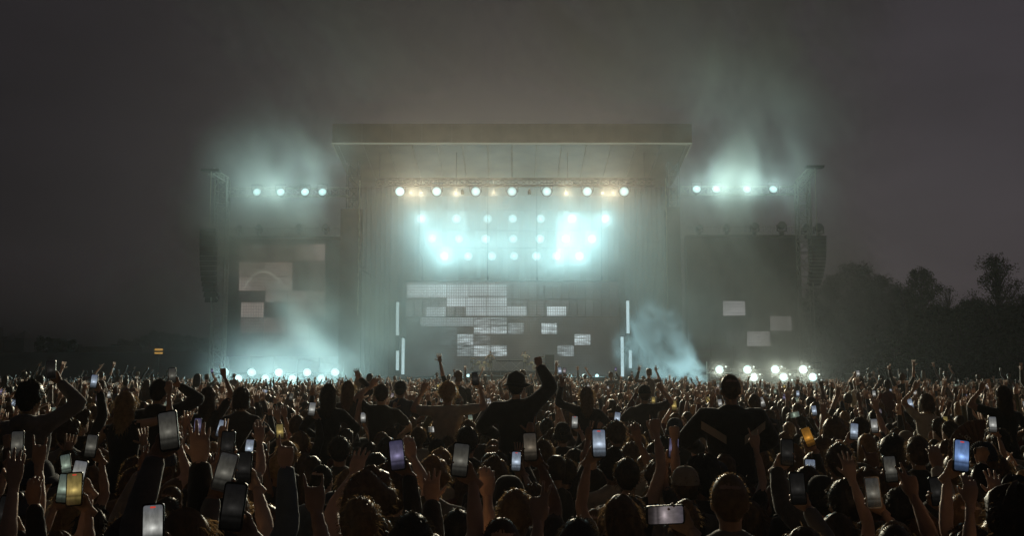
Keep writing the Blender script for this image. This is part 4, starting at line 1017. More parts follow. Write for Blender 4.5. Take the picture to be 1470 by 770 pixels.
def slab(w, h, r, y0, y1, name, mat):
    m = MB(); p = rrect(w, h, r); n = len(p)
    m.v = [(x, y0, z) for x, z in p] + [(x, y1, z) for x, z in p]
    m.f = [tuple(range(n)), tuple(range(2*n-1, n-1, -1))] + [(i, n+i, n+(i+1) % n, (i+1) % n) for i in range(n)]
    return m.mesh(name, mat)
PH_BODY = slab(.078, .16, .012, -.0045, .0045, 'phone_case', 'black_plastic'); PH_SCR = slab(.068, .146, .008, -.0056, -.0047, 'screen', 'phone_screen')
PH_REC = slab(.02, .006, .003, -.0066, -.0058, 'record_mark', 'record_red')
PHONES = 0
def phone(P, tilt, colr, land=False, rec=False, silver=False, label='', pitch=-8):
    global PHONES; PHONES += 1
    t = thing('phone', label, 'phone', P, 'phones held up in the crowd')
    t.rotation_euler = (math.radians(pitch), math.radians(tilt + (90 if land else 0)), 0)
    for nm, me in (('case', PH_BODY), ('screen', PH_SCR)):
        o = bpy.data.objects.new(nm, me); COL.objects.link(o); o.parent = t
        if nm == 'screen': o.color = (*colr, 1); sc_ = o
        elif silver: o.material_slots[0].link = 'OBJECT'; o.material_slots[0].material = MATS['phone_silver']
    if rec:
        o = bpy.data.objects.new('record_mark', PH_REC); COL.objects.link(o); o.parent = sc_; o.location = (0, 0, .066)
    return t
SCOL = {'bluish white': (.42, .5, .62), 'white': (.42, .42, .4), 'grey': (.11, .105, .09), 'dim': (.018, .017, .016), 'yellow': (.4, .3, .1), 'orange': (.45, .2, .03), 'violet': (.16, .145, .25), 'sky blue': (.24, .4, .8), 'greenish': (.24, .3, .24), 'pinkish': (.26, .22, .23), 'brownish': (.12, .1, .075)}
TOPSTYLE = {'tshirt': 't-shirt', 'long': 'long sleeves', 'tank': 'sleeveless top'}
def desc(hair, hairc, hat, hatn, topc, top):
    a = ('%s %s-haired person' % (HAIR_WORD[hair], HAIRN[hairc])) if hair and not hat else ('person in %s %s' % (hatn, hat.replace('_', ' ')) if hat else 'bald person')
    return a + (' and ' if hat else ' in ') + TOPN[topc] + ' ' + TOPSTYLE[top]
def rnd_look(r, female=None):
    female = r.random() < .45 if female is None else female
    hair = r.choice(['long', 'long', 'bun', 'bob', 'ponytail', 'curly'] if female else ['short', 'short', 'short', 'crop', 'curly', 'short', 'afro'])
    hat = r.choice(['cap', 'bucket_hat', 'beanie', 'cap']) if r.random() < .13 else None
    return dict(female=female, hair=hair, hairc=r.choice([0, 1, 1, 2, 2, 3, 4] if female else [0, 0, 1, 1, 2, 2, 3]), hat=hat, topc=r.choice([0, 0, 0, 1, 1, 2, 3, 4, 5, 6, 7, 8]), skin=r.choice([0, 0, 1, 1, 2, 3]), trou=r.randrange(3), hatc=r.choice(['hat_black', 'hat_cream', 'hat_navy']))
HATN = {'hat_black': 'black', 'hat_cream': 'cream', 'hat_navy': 'navy'}
TAKEN = []                                    # ground spots in use
def grip_R(s, ang=50): 
    a = math.radians(ang); n_ = Vector((0, -1, 0)); f_ = Vector((-s * math.sin(a), 0, math.cos(a))); x_ = n_.cross(f_)
    return Matrix((x_, n_, f_)).transposed()
def make_standing(W, s, hand, R, r, top=None, look=None, suffix='', h=None, W2=None, hand2='grip', R2=None, vox=.021, slant=0.0, palm=(0, 1, 0), hood=False, bulk=1.0, extra=None):
    """a standing person whose wrist (side s) reaches world point W"""
    lk = look or rnd_look(r); top = top or r.choice(['tshirt', 'tshirt', 'long', 'long', 'tank' if lk['female'] else 'tshirt'])
    h = h or (r.uniform(1.6, 1.72) if lk['female'] else r.uniform(1.7, 1.84))
    k = min(1.12, max(h / 1.75, W.z / 1.945)); dz = W.z - 1.45 * k; Ln = .525 * k
    rho = math.sqrt(max(.003, Ln * Ln - dz * dz)) * .96; rho = min(rho, .42)
    base = Vector((W.x - s * .18 * k - slant * rho, W.y - rho * math.sqrt(max(.05, 1 - slant * slant)), 0))
    arm = dict(w=W - base, hand=hand, palm=palm);
    if R is not None: arm['R'] = R
    a2 = None
    if W2 is not None: a2 = dict(w=W2 - base, hand=hand2); a2['R'] = R2
    V, F, lab, HM = build_person(k * 1.75, lk['female'], top, a2 if s > 0 else arm, arm if s > 0 else a2, head_pitch=r.uniform(0, .12), head_yaw=r.uniform(-.25, .25), vox=vox / k, hood=hood, bulk=bulk)
    TAKEN.append((base.x, base.y))
    d = desc(lk['hair'], lk['hairc'], lk['hat'], HATN[lk['hatc']], lk['topc'], top)
    o = place_person(body_mesh(V, F, lab), HM, base, 0, 1, lk['hair'] if lk['hat'] != 'hood' else None, lk['hairc'], lk['hat'], lk['hatc'], lk['topc'], lk['trou'], lk['skin'], label=d + suffix)
    return o, d
r6 = random.Random(21)
# px, py, distance, tilt, hand side, screen, landscape, recording, sleeve, top colour
PH = [(135,548,11.5,0,1,'bluish white',0,0,'long',0),(242,619,4.0,-8,-1,'grey',0,0,'long',3),(25,638,6.0,4,-1,'grey',0,0,'tank',0),(131,641,6.8,3,1,'grey',0,0,'tshirt',1),(195,623,10.5,-3,1,'white',0,0,'tshirt',0),
      (95,668,7.4,0,1,'greenish',0,0,'tshirt',4),(113,682,5.6,0,1,'white',0,0,'tshirt',1),(107,703,4.8,2,1,'yellow',0,1,'tshirt',0),(93,702,5.4,0,-1,'greenish',0,0,'tshirt',8),(220,757,3.55,0,1,'white',0,1,'tshirt',6),(8,738,4.6,4,1,'dim',0,0,'long',0),
      (323,678,4.1,8,-1,'grey',0,0,'long',3),(350,672,5.0,-2,1,'dim',0,0,'tshirt',1),(335,728,3.4,3,1,'dim',0,0,'long',6),(327,640,5.6,0,-1,'dim',0,0,'tshirt',2),(318,616,9.0,3,1,'bluish white',0,0,'tshirt',1),(284,612,10,-3,1,'violet',0,0,'long',0),
      (358,644,9.0,4,1,'bluish white',0,0,'tshirt',0),(402,620,10.2,-5,1,'yellow',0,0,'tshirt',7),(570,654,5.2,-3,1,'violet',0,0,'long',0),(623,617,12.5,0,1,'white',1,0,'tshirt',4),(661,661,4.7,2,1,'grey',0,0,'tshirt',6),(741,663,8.1,4,1,'bluish white',0,1,'tshirt',1),
      (761,642,5.6,0,1,'brownish',0,0,'tshirt',0),(860,637,5.6,-2,-1,'bluish white',0,1,'tshirt',3),(967,644,7.6,2,-1,'violet',0,0,'tshirt',1),(955,740,4.1,-3,1,'pinkish',1,0,'tshirt',2),(1160,628,7.8,-16,1,'orange',0,0,'long',0),(1163,676,7.0,0,1,'bluish white',0,0,'long',0),
      (1130,650,6.0,0,-1,'dim',0,0,'long',1),(1253,708,5.2,0,1,'grey',0,0,'tshirt',8),(1278,674,6.0,3,1,'grey',0,0,'tshirt',1),(1345,706,5.6,-3,1,'dim',0,0,'tshirt',0),(1380,655,4.9,9,-1,'sky blue',0,1,'tshirt',0),(1255,612,11,-4,1,'white',0,0,'tshirt',0),
      (702,612,12.2,0,1,'grey',0,0,'tshirt',1),(825,607,12.2,2,1,'white',0,1,'tshirt',0),(1145,702,5.0,-4,1,'dim',0,0,'long',3),(886,601,12.6,5,1,'bluish white',0,0,'tshirt',2),(645,571,12.8,0,1,'white',0,0,'tshirt',0),(448,588,11.4,3,1,'white',0,0,'long',0),(1226,620,9.4,8,-1,'bluish white',0,0,'tshirt',1),(1425,610,9.8,3,1,'white',0,0,'tshirt',0)]
for (px, py, D, tilt, s, sc_, land, rec, top, topc) in PH:
    P = at(px, py, D); lk = rnd_look(r6); lk['topc'] = topc
    R = grip_R(s)
    W = P - R @ Vector((-s * .04, .036, .108)) + (Vector((s * .045, 0, .035)) if land else Vector((0, 0, 0)))
    o, d = make_standing(W, s, 'grip', R, r6, top=top, look=lk, suffix=' holding up a phone', vox=.02 if D < 7 else .027, slant=r6.uniform(-.3, .3))
    phone(P, tilt + r6.gauss(0, 4), SCOL[sc_], land, rec, silver=(px in (323, 84, 1253)), label='phone with %s screen held %s by %s' % ({'dim': 'dark'}.get(sc_, sc_), 'sideways' if land else 'upright', d))
# raised hands: px, py, distance, pose, side, sleeve, top colour, slant
HD = [(21,672,4.3,'open',1,'tank',0,.2),(57,645,5.0,'horns',1,'tshirt',1,0),(50,702,4.6,'relaxed',1,'long',0,-.2),(288,640,4.2,'open',1,'long',0,.15),(411,648,4.6,'point',1,'long',5,.1),(373,620,8,'open',1,'tshirt',4,0),(455,708,4.0,'horns',1,'tshirt',2,-.1),
      (773,722,4.2,'peace',-1,'tshirt',1,-.2),(1392,700,4.6,'relaxed',1,'tshirt',0,.7),(1430,695,5.0,'open',1,'tshirt',6,.3),(1256,655,6.5,'point',1,'tshirt',0,0),(942,607,7.5,'fist',1,'tank',0,.3),(968,617,7.6,'fist',-1,'tshirt',1,-.4),(592,640,6.4,'relaxed',1,'tshirt',7,-.3),
      (508,664,5.8,'open',-1,'tank',0,.1),(205,660,5.4,'open',-1,'long',3,.2),(1222,668,5.4,'open',1,'tshirt',2,-.2),(1310,690,5.0,'peace',1,'tshirt',1,.1),(1345,655,6.0,'relaxed',-1,'long',4,-.3),(700,690,4.8,'relaxed',1,'tshirt',0,.3),(620,700,4.9,'open',-1,'long',0,-.4),(1085,628,7.2,'horns',1,'tshirt',0,.1)]
for (px, py, D, pose, s, top, topc, sl) in HD:
    W = at(px, py, D) - Vector((0, 0, .07)); lk = rnd_look(r6); lk['topc'] = topc
    make_standing(W, s, pose, None, r6, top=top, look=lk, suffix={'open': ' raising an open hand', 'horns': ' raising a horns sign', 'relaxed': ' raising a loose hand', 'point': ' pointing one finger up', 'peace': ' raising a two-finger sign', 'fist': ' raising a fist'}[pose], vox=.02 if D < 7 else .025, slant=sl)

# people sitting on shoulders: head px, top py, distance, hair, hair colour, hat, sleeve, top colour, left wrist, right wrist
RD = [(741,530,10.4,'short',0,'brimmed_hat','long',0,None,(775,517,'fist'),0),(1048,537,8.4,'crop',2,None,'long',0,None,None,0),(643,551,12,'curly',4,None,'tshirt',4,(607,556,'open'),(689,549,'grip'),0),(842,556,13,'long',3,None,'long',0,(806,547,'open'),None,1),
      (925,549,14.5,'short',1,'cap','tshirt',1,None,(949,553,'fist'),0),(229,545,10,'short',0,None,'long',0,None,(257,545,'grip'),0),(44,552,8.2,'curly',0,None,'long',3,None,(86,538,'grip'),0),(181,563,9.2,'long',4,None,'tank',0,None,(243,556,'relaxed'),1),
      (299,557,11.2,'long',1,None,'tshirt',0,None,(322,532,'point'),1),(347,557,10.8,'bob',1,None,'tshirt',1,None,None,1),(472,552,11.6,'long',1,None,'long',0,None,None,1),(500,548,13.4,'long',3,None,'long',1,None,(516,536,'open'),1),
      (548,552,12.6,'short',1,None,'tshirt',0,(533,548,'open'),None,0),(575,543,15.5,'short',0,'cap','tshirt',2,None,None,0),(1440,555,11.8,'long',1,None,'tshirt',0,(1407,553,'open'),None,1),(1083,566,13.0,'ponytail',2,None,'tshirt',0,None,None,1),(1330,566,13,'bob',2,None,'tshirt',4,(1312,552,'open'),None,1)]
for (px, ty, D, hair, hairc, hat, top, topc, wl, wr_, fem) in RD:
    tp = at(px, ty, D); k = .94 if fem else 1.0; big = px == 1048
    if hat: tp.z -= .05
    seat = tp.z - .915 * k - .012
    base = Vector((tp.x, D, seat)); arms = []
    for s, w in ((-1, wl), (1, wr_)):
        if w is None:
            arms.append(dict(w=Vector((s * .20, .30, .27)) * k, hand='relaxed', palm=(0, 0, -1), bend=(0, .4, -.3)))
        else:
            W = at(w[0], w[1], D + .15) - Vector((0, 0, .06)) - base; d_ = dict(w=W, hand=w[2])
            if w[2] == 'grip': d_['R'] = grip_R(s)
            arms.append(d_)
    V, F, lab, HM = build_person(1.75 * k, bool(fem), top, arms[0], arms[1], seated=True, vox=.02 if D < 10 else .026, bulk=1.3 if big else 1.18 if px == 741 else 1.0, hood=(px in (229, 44)))
    d = desc(hair, hairc, hat, 'black', topc, top)
    if big: d = 'broad person in black jacket with two pale shoulder stripes'
    o = place_person(body_mesh(V, F, lab), HM, base, 0, 1, hair, hairc, hat, 'hat_black', topc, 0, r6.choice([0, 1, 1, 2]), label=d + ' sitting on shoulders', group='people sitting on shoulders')
    for s, w in ((-1, wl), (1, wr_)):
        if w and w[2] == 'grip':
            Wp = base + arms[0 if s < 0 else 1]['w'] + grip_R(s) @ Vector((-s * .04, .036, .108))
            phone(Wp, -6 if s > 0 else 6, SCOL['dim' if px != 229 else 'grey'], silver=(px == 44), label='dark phone held up by ' + d + ' on shoulders')
    if big:                                  # pale chevron stripes lying on the upper back
        def back_y(x, z):                    # surface of the jacket at the back
            A = V[(abs(V[:, 0] - x) < .03) & (abs(V[:, 2] - z) < .03)]
            return float(A[:, 1].min()) - .004 if len(A) else -.15
        for s in (-1, 1):
            m = MB(); n = 7
            for i in range(n + 1):
                t = i / n; x = s * (.075 + .19 * t); z = .385 + .12 * t
                for dz in (-.034, .034): y = back_y(x, z + dz); m.v += [(x, y, z + dz), (x, y - .003, z + dz)]
            for i in range(n):
                a_ = 4 * i; b_ = a_ + 4; m.f += [(a_+1, b_+1, b_+3, a_+3), (a_, a_+2, b_+2, b_), (a_, b_, b_+1, a_+1), (a_+2, a_+3, b_+3, b_+2)]
            q = bpy.data.objects.new('jacket_stripe', m.mesh('jacket_stripe', 'stripe_cloth')); COL.objects.link(q); q.parent = o
    # the one who carries
    lk = rnd_look(r6, False); lk['hat'] = None; kc = min(1.1, max(.93, (seat - .03) / 1.445)); cb = Vector((tp.x, D + .19, 0))
    ar = [dict(w=Vector((s * .2, .26, 1.12)), hand='relaxed', palm=(0, -1, 0)) for s in (-1, 1)]
    V, F, lab, HM = build_person(1.75 * kc, False, 'tshirt', ar[0], ar[1], vox=.03, lean=(0, .03))
    place_person(body_mesh(V, F, lab), HM, cb, 0, 1, lk['hair'], lk['hairc'], None, 'hat_black', lk['topc'], 0, lk['skin'], label=desc(lk['hair'], lk['hairc'], None, '', lk['topc'], 'tshirt') + ' carrying someone on the shoulders', group='people carrying others')
    TAKEN.append((cb.x, cb.y)); TAKEN.append((tp.x, D - .1))

# heads picked out one by one: px, top py, hair width px, hair, colour, hat, sleeve, top colour
HH = [(517,717,60,'short',3,None,'tshirt',0,1),(382,725,54,'crop',2,None,'tshirt',1,1),(132,733,58,'long',0,None,'tshirt',0,1),(853,731,44,'crop',3,None,'tshirt',2,1),(905,715,50,'short',1,None,'tshirt',0,1),(1047,681,58,'crop',3,None,'long',3,1),(730,690,46,'short',1,'hood','long',0,1),
      (766,701,44,'curly',2,None,'tshirt',1,1),(637,745,46,'short',4,None,'tshirt',5,0),(906,641,34,'curly',2,None,'tshirt',0,1),(940,637,31,'short',1,None,'tshirt',1,1),(984,673,42,'short',2,'cap','tshirt',3,0),(545,657,33,'crop',2,None,'tshirt',0,1),(488,628,32,'short',0,None,'tshirt',1,1),
      (671,614,32,'short',0,None,'tshirt',0,1),(814,661,34,'short',1,None,'tshirt',1,1),(1205,639,40,'short',2,None,'tshirt',8,1),(500,676,40,'long',3,None,'tshirt',3,0),(632,650,36,'curly',4,'cap','tshirt',4,0),(1330,742,60,'bob',3,None,'tshirt',7,0),(1408,740,54,'long',2,None,'long',3,0),(1449,730,58,'curly',1,None,'tshirt',0,0),(560,614,24,'short',1,None,'tshirt',0,1),(530,636,28,'short',0,None,'tshirt',8,1),(240,716,44,'short',0,None,'tshirt',0,1),(1180,690,46,'short',1,'beanie','long',7,1)]
VAR = {}
def variant(key, **kw):
    if key not in VAR:
        V, F, lab, HM = build_person(1.75, **kw); VAR[key] = (body_mesh(V, F, lab), HM)
    return VAR[key]
def down(s): return None
for (px, ty, w, hair, hairc, hat, top, topc, male) in HH:
    D = .205 * FPX / w * (1.12 if hair in ('curly', 'long', 'bob') else 1); tp = at(px, ty, D); hgt = min(1.96, max(1.5, tp.z - .012))
    me, HM = variant(('plain', top, not male), female=not male, top=top, vox=.02)
    lab = desc(hair, hairc, hat, 'black' if hat != 'cap' else 'cream', topc, top) + ' standing with arms down'
    o = place_person(me, HM, Vector((tp.x, D, 0)), r6.uniform(-.2, .2), hgt / 1.75, hair if hat != 'hood' else None, hairc, hat, (TOPS[topc] if hat == 'hood' else ('hat_cream' if hat == 'cap' else 'hat_black')), topc, 0, r6.choice([0, 1, 1, 2]), lab)
    TAKEN.append((tp.x, D))
    if px == 132:                            # sunglasses pushed up on the hair
        g = MB(); 
        for s in (-1, 1): g.lathe((s*.034, .075, .105), (s*.1, .7, .7), [(0, .026), (.004, .026)], 12)
        g.bar((-.012, .078, .11), (.012, .078, .11), .003).bar((-.06, .07, .1), (-.09, -.01, .05), .003).bar((.06, .07, .1), (.09, -.01, .05), .003)
        q = bpy.data.objects.new('sunglasses', g.mesh('sunglasses', 'glass_dark')); COL.objects.link(q); q.parent = o; q.matrix_local = HM

# a folding fan with pale lettering
fp = at(1409, 651, 6.6); R = 47 / FPX * 6.6
fn = thing('hand_fan', 'open dark folding fan with pale lettering held above the crowd', 'fan', fp)
pmat('fan_paper', (.22, .14, .10), .8, var=.1); pmat('fan_letter', (.6, .55, .45), .8, var=.05)
for i in range(11):
    a0 = math.radians(80 + 118 * i / 11); a1 = math.radians(80 + 118 * (i + 1) / 11); y0, y1 = 0, .012
    m = MB(); pts = []
    for rr in (.35, 1.0):
        for a, y in ((a0, y0), ((a0 + a1) / 2, y1), (a1, y0)): pts.append((R*rr*math.cos(a), y, R*rr*math.sin(a)))
    m.v = pts + [(x, y + .0015, z) for x, y, z in pts]
    m.f = [(0,1,4,3), (1,2,5,4), (6,9,10,7), (7,10,11,8), (0,3,9,6), (2,8,11,5), (0,6,7,1), (1,7,8,2), (3,4,10,9), (4,5,11,10)]
    q = bpy.data.objects.new('fan_leaf', m.mesh('fan_leaf', 'fan_paper')); COL.objects.link(q); q.parent = fn
    am = a0; m = MB().bar((0, .006, 0), (R*.98*math.cos(am), .004, R*.98*math.sin(am)), .0025, 4, .0035)
    q = bpy.data.objects.new('rib', m.mesh('rib', 'black_plastic')); COL.objects.link(q); q.parent = fn
for txt, rr, a0, da in (('OX:', .82, 172, -17), ('BOB', .6, 176, -22)):
    for i, ch in enumerate(txt):
        a = math.radians(a0 + da * i); cu = bpy.data.curves.new('letter', 'FONT'); cu.body = ch; cu.size = R * .27; cu.align_x = 'CENTER'; cu.align_y = 'CENTER'; cu.extrude = .0008
        tq = bpy.data.objects.new('tmp', cu); COL.objects.link(tq); dg_ = bpy.context.evaluated_depsgraph_get(); lm = bpy.data.meshes.new_from_object(tq.evaluated_get(dg_)); bpy.data.objects.remove(tq)
        lm.materials.clear(); lm.materials.append(MATS['fan_letter']); q = bpy.data.objects.new('letter', lm); COL.objects.link(q); q.parent = fn
        q.location = (R*rr*math.cos(a), -.004, R*rr*math.sin(a)); q.rotation_euler = (PI/2, -(a - PI/2) * 1.0, 0)
Rm = Matrix((Vector((-1, 0, 0)), Vector((0, -1, 0)), Vector((0, 0, 1)))).transposed()
make_standing(fp - Vector((0, -.02, .06)), 1, 'fist', Rm, r6, top='tshirt', suffix=' holding up a fan')

# ---- the other people near the camera: a set of poses, shared between individuals
def up_arm(s, x, y, z, hand, **k): return dict(w=Vector((s * x, y, z)), hand=hand, **k)
POSES = [('arms down', None, None), ('arms down', None, None), ('arms down', None, None), ('one open hand raised', None, up_arm(1, .26, .22, 1.84, 'open')), ('one fist raised', None, up_arm(1, .3, .1, 1.86, 'fist')),
         ('a finger pointing up', up_arm(-1, .3, .15, 1.86, 'point'), None), ('both hands raised', up_arm(-1, .36, .15, 1.8, 'open'), up_arm(1, .34, .2, 1.84, 'open')), ('hands clapping overhead', up_arm(-1, .05, .3, 1.78, 'open', palm=(1, 0, 0)), up_arm(1, .05, .3, 1.78, 'open', palm=(-1, 0, 0))), ('one hand at the face', None, up_arm(1, .12, .26, 1.5, 'relaxed', palm=(0, -1, 0)))]
spots = []
Y = 4.5
while Y < 13.2:
    hw = Y * .53 + .5; x = -hw + rng.uniform(0, .5)
    while x < hw:
        yy = Y + rng.uniform(-.2, .2); xx = x + rng.uniform(-.1, .1)
        if all((xx - a) ** 2 + (yy - b) ** 2 > (.36 if yy < 9 else .42) ** 2 for a, b in TAKEN): spots.append((xx, yy)); TAKEN.append((xx, yy))
        x += rng.uniform(.52, .74)
    Y += .62
cnt = 0
for xx, yy in spots:
    if cnt >= 185: break
    cnt += 1
    lk = rnd_look(rng); i = rng.choices(range(len(POSES)), [6, 6, 6, 1.2, .6, .6, .7, .4, 1.6])[0]
    if yy < 5.2: i = rng.choice([0, 1, 2])
    name, a_, b_ = POSES[i]; top = ('tshirt', 'long', 'tshirt')[i % 3] if not lk['female'] else ('tank', 'long', 'tshirt')[i % 3]
    me, HM = variant((i, lk['female']), female=lk['female'], top=top, armL=a_, armR=b_, vox=.024, head_pitch=.06)
    hgt = rng.gauss(1.64, .05) if lk['female'] else rng.gauss(1.76, .06)
    d = desc(lk['hair'], lk['hairc'], lk['hat'], HATN[lk['hatc']], lk['topc'], top)
    place_person(me, HM, Vector((xx, yy, 0)), rng.uniform(-.3, .3), min(1.88, max(1.55, hgt)) / 1.75, lk['hair'], lk['hairc'], lk['hat'], lk['hatc'], lk['topc'], lk['trou'], lk['skin'], label=d + ' with ' + name)

# ---- everyone farther off, too many to count: one crowd
def low_person(arms, female, n, lod, r):
    lb = LB(); g = .9 if female else 1
    lb.slices([(.8, .15*g, .11, 0, 0), (1.05, .135*g, .1, 0, 0), (1.32, .18*g, .115, 0, 0), (1.44, .15*g, .085, 0, 0), (1.5, .06, .06, 0, 0)], 0, n + 2, 2.2)
    if lod < 2:
        for s in (-1, 1): lb.limb([(s*.09, 0, .85), (s*.1, 0, .05)], [.085, .05], 1, 5, dense=False)
    lb.slices([(1.48, .05, .055, 0, -.01), (1.54, .05, .07, 0, .01), (1.63, .073, .097, 0, 0), (1.72, .06, .085, 0, 0), (1.75, .02, .03, 0, 0)], 2, n + 2, 2)
    if female and r.random() < .7:
        lb.slices([(1.33, .07, .035, 0, -.1), (1.45, .095, .06, 0, -.07), (1.62, .095, .09, 0, -.035), (1.73, .078, .095, 0, -.012), (1.775, .03, .04, 0, -.008)], 3, n + 2, 2)
    else:
        lb.slices([(1.57, .06, .045, 0, -.055), (1.64, .087, .095, 0, -.02), (1.725, .08, .1, 0, -.008), (1.77, .035, .045, 0, -.006)], 3, n + 2, 2)
    if lod == 0:                             # loose tufts
        for q in range(16):
            a = r.uniform(0, 2*PI); e_ = r.uniform(.2, 1.3); p = Vector((.085*math.cos(a)*math.cos(e_), .1*math.sin(a)*math.cos(e_) - .01, 1.65 + .12*math.sin(e_)))
            t = p + Vector((math.cos(a)*.02 + r.gauss(0, .01), math.sin(a)*.02, r.uniform(.0, .03))); o = len(lb.v); w = Vector((-math.sin(a)*.008, math.cos(a)*.008, .003))
            lb.v += [tuple(p - w), tuple(p + w), tuple(t)]; lb.f.append((o, o+1, o+2)); lb.lab += [3]*3
    tips = []
    for s, kind in zip((-1, 1), arms):
        S = Vector((s*.17*g, 0, 1.42))
        if kind == 'down': E = Vector((s*.23, -.03, 1.14)); W = Vector((s*.2, .12, .95))
        elif kind == 'up': E = Vector((s*r.uniform(.24, .34), .08, 1.66)); W = Vector((s*r.uniform(.15, .4), r.uniform(.05, .2), r.uniform(1.84, 1.95)))
        elif kind == 'bent': E = Vector((s*.33, .1, 1.42)); W = Vector((s*.24, .2, 1.68))
        elif kind == 'phone': E = Vector((s*.26, .17, 1.5)); W = Vector((s*.14, .3, 1.72))
        sl = 2 if r.random() < .5 else 0
        lb.limb([S, S.lerp(E, .5), E], [.06, .053, .043], 0, n, dense=False)
        lb.limb([E, W], [.042 + (.012 if sl == 0 else 0), .026 + (.012 if sl == 0 else 0)], sl, n, dense=False)
        d = (W - E).normalized(); up = (d + Vector((0, 0, .6))).normalized() if kind != 'down' else d
        lb.limb([W, W + up*.05, W + up*.10], [.026, .04, .034], 2, 5 if lod < 2 else 4, dense=False)
        if kind in ('up', 'bent') and lod < 2:
            x_ = up.cross(Vector((0, 1, 0))).normalized(); hp = r.random()
            for q in range(4):
                if hp > .6 and q not in ((0,) if hp > .8 else (0, 1)): continue
                o_ = x_ * (-.03 + .02*q); b = W + up*.09 + o_; lb.limb([b, b + (up + x_*(-.15 + .1*q))*.085], [.011, .008], 2, 3, dense=False)
            b = W + up*.04 + x_*(-s*.03); lb.limb([b, b + (up*.6 - x_*s)*.06], [.012, .009], 2, 3, dense=False)
        tips.append(W + up*.1)
    tri = []
    labf = []
    for f in lb.f:
        for q in range(1, len(f) - 1): tri.append((f[0], f[q], f[q+1])); labf.append(lb.lab[f[0]])
    return np.array(lb.v, np.float32), np.array(tri, np.int32), np.array(labf, np.int32), tips
rl = random.Random(5)
ARMS = [('down', 'down')]*9 + [('down', 'up')]*2 + [('up', 'down')]*2 + [('up', 'up')]*3 + [('down', 'bent'), ('bent', 'bent'), ('down', 'phone'), ('down', 'phone')]
LOW = {l_: [(a_,) + low_person(a_, rl.random() < .5, (6, 5, 4)[l_], l_, rl) for a_ in ARMS for _ in range(2)] for l_ in (0, 1, 2)}
CM = TOPS + TROUSERS + SKINS + HAIRS
Vs, Fs, Ms = [], [], []; off_ = 0; phone_spots = []; ncrowd = 0
tk = [(a, b) for a, b in TAKEN if b > 9]
Y = 8.2
while Y < 66:
    sx = .6 if Y < 25 else (.72 if Y < 45 else .85); hw = Y * .54 + 1.5
    x = -hw + rng.uniform(0, sx)
    while x < hw:
        xx = x + rng.uniform(-.18, .18); yy = Y + rng.uniform(-.3, .3); x += sx * rng.uniform(.8, 1.25)
        if yy < 15.5 and any((xx - a) ** 2 + (yy - b) ** 2 < .2 for a, b in tk): continue
        px = 735 + xx / yy * FPX
        if yy > (64 if px < 290 else 50 if px < 510 else 57 if px < 980 else 44 if px < 1200 else 50): continue
        lod = 0 if yy < 22 else (1 if yy < 42 else 2)
        a_, V, F, lb_, tips = rl.choice(LOW[lod])
        hgt = rl.gauss(1.71, .08); hgt = min(1.9, max(1.52, hgt)); k = hgt / 1.75; lift = .55 if rl.random() < (.04 if not (980 < px < 1200 or 300 < px < 510) else .006) and yy > 17 else 0; rz = rl.uniform(-.35, .35); c_, s_ = math.cos(rz), math.sin(rz)
        Rz = np.array([[c_, -s_, 0], [s_, c_, 0], [0, 0, 1]], np.float32) * k
        Vs.append(V @ Rz.T + np.array([xx, yy, lift], np.float32)); Fs.append(F + off_); off_ += len(V)
        mp_ = np.array([rl.choice([0, 0, 0, 1, 1, 2, 3, 4, 5, 6, 7, 8]), 9 + rl.randrange(3), 12 + rl.choice([0, 0, 1, 1, 2, 3]), 16 + rl.choice([0, 1, 1, 2, 2, 3, 4])], np.int32)
        Ms.append(mp_[lb_]); ncrowd += 1
        if 'phone' in a_:
            t = Rz @ np.array(tips[1]); phone_spots.append((xx + float(t[0]), yy + float(t[1]) - .05, float(t[2]) + .05 + lift))
    Y += .68 if Y < 25 else (.8 if Y < 45 else .95)
cm = np_mesh('crowd', np.concatenate(Vs), np.concatenate(Fs), CM, np.concatenate(Ms))
co = bpy.data.objects.new('crowd', cm); COL.objects.link(co); tag(co, 'dense standing concert crowd stretching from mid field to the stage', 'crowd', kind='stuff')
# lit phones among them
rl.shuffle(phone_spots); phone_spots.sort(key=lambda p: p[1] + rl.uniform(0, 25))
for p in phone_spots[:120]:
    sc_ = rl.choice(['bluish white', 'white', 'white', 'grey', 'greenish', 'yellow', 'violet', 'pinkish'])
    phone(Vector(p), rl.gauss(0, 11), tuple(v * 1.15 for v in SCOL[sc_]), land=rl.random() < .15, label='small phone with %s screen glowing in the mid-field crowd' % sc_)
print('CROWD', ncrowd, 'tris', len(cm.polygons), 'individuals', sum(1 for o in COL.objects if o.name.startswith('person')), 'spots', len(spots), 'phones', PHONES, 'phone_spots', len(phone_spots))
# ------------------------------------------------------------------ smoke (drifting cloud and jet) and the thin haze in the air
def smoke_material(name, colr, aniso, dens, step, tintc=(1, .84, .6), soot=.55):
    m, nt, out = nmat(name + '_volume'); n = nt.nodes; l = nt.links.new
    at_ = n.new('ShaderNodeAttribute'); at_.attribute_name = 'density'
    def mul(k):
        q = n.new('ShaderNodeMath'); q.operation = 'MULTIPLY'; q.inputs[1].default_value = k; l(at_.outputs['Fac'], q.inputs[0]); return q.outputs[0]
    v = n.new('ShaderNodeVolumeScatter'); v.inputs['Color'].default_value = (*colr, 1); v.inputs['Anisotropy'].default_value = aniso; l(mul(dens), v.inputs['Density'])
    a = n.new('ShaderNodeVolumeAbsorption'); a.inputs['Color'].default_value = (*tintc, 1); l(mul(dens * soot), a.inputs['Density'])
    ad = n.new('ShaderNodeAddShader'); l(v.outputs[0], ad.inputs[0]); l(a.outputs[0], ad.inputs[1])
    l(ad.outputs[0], out.inputs['Volume']); m.cycles.volume_step_rate = step
    return m
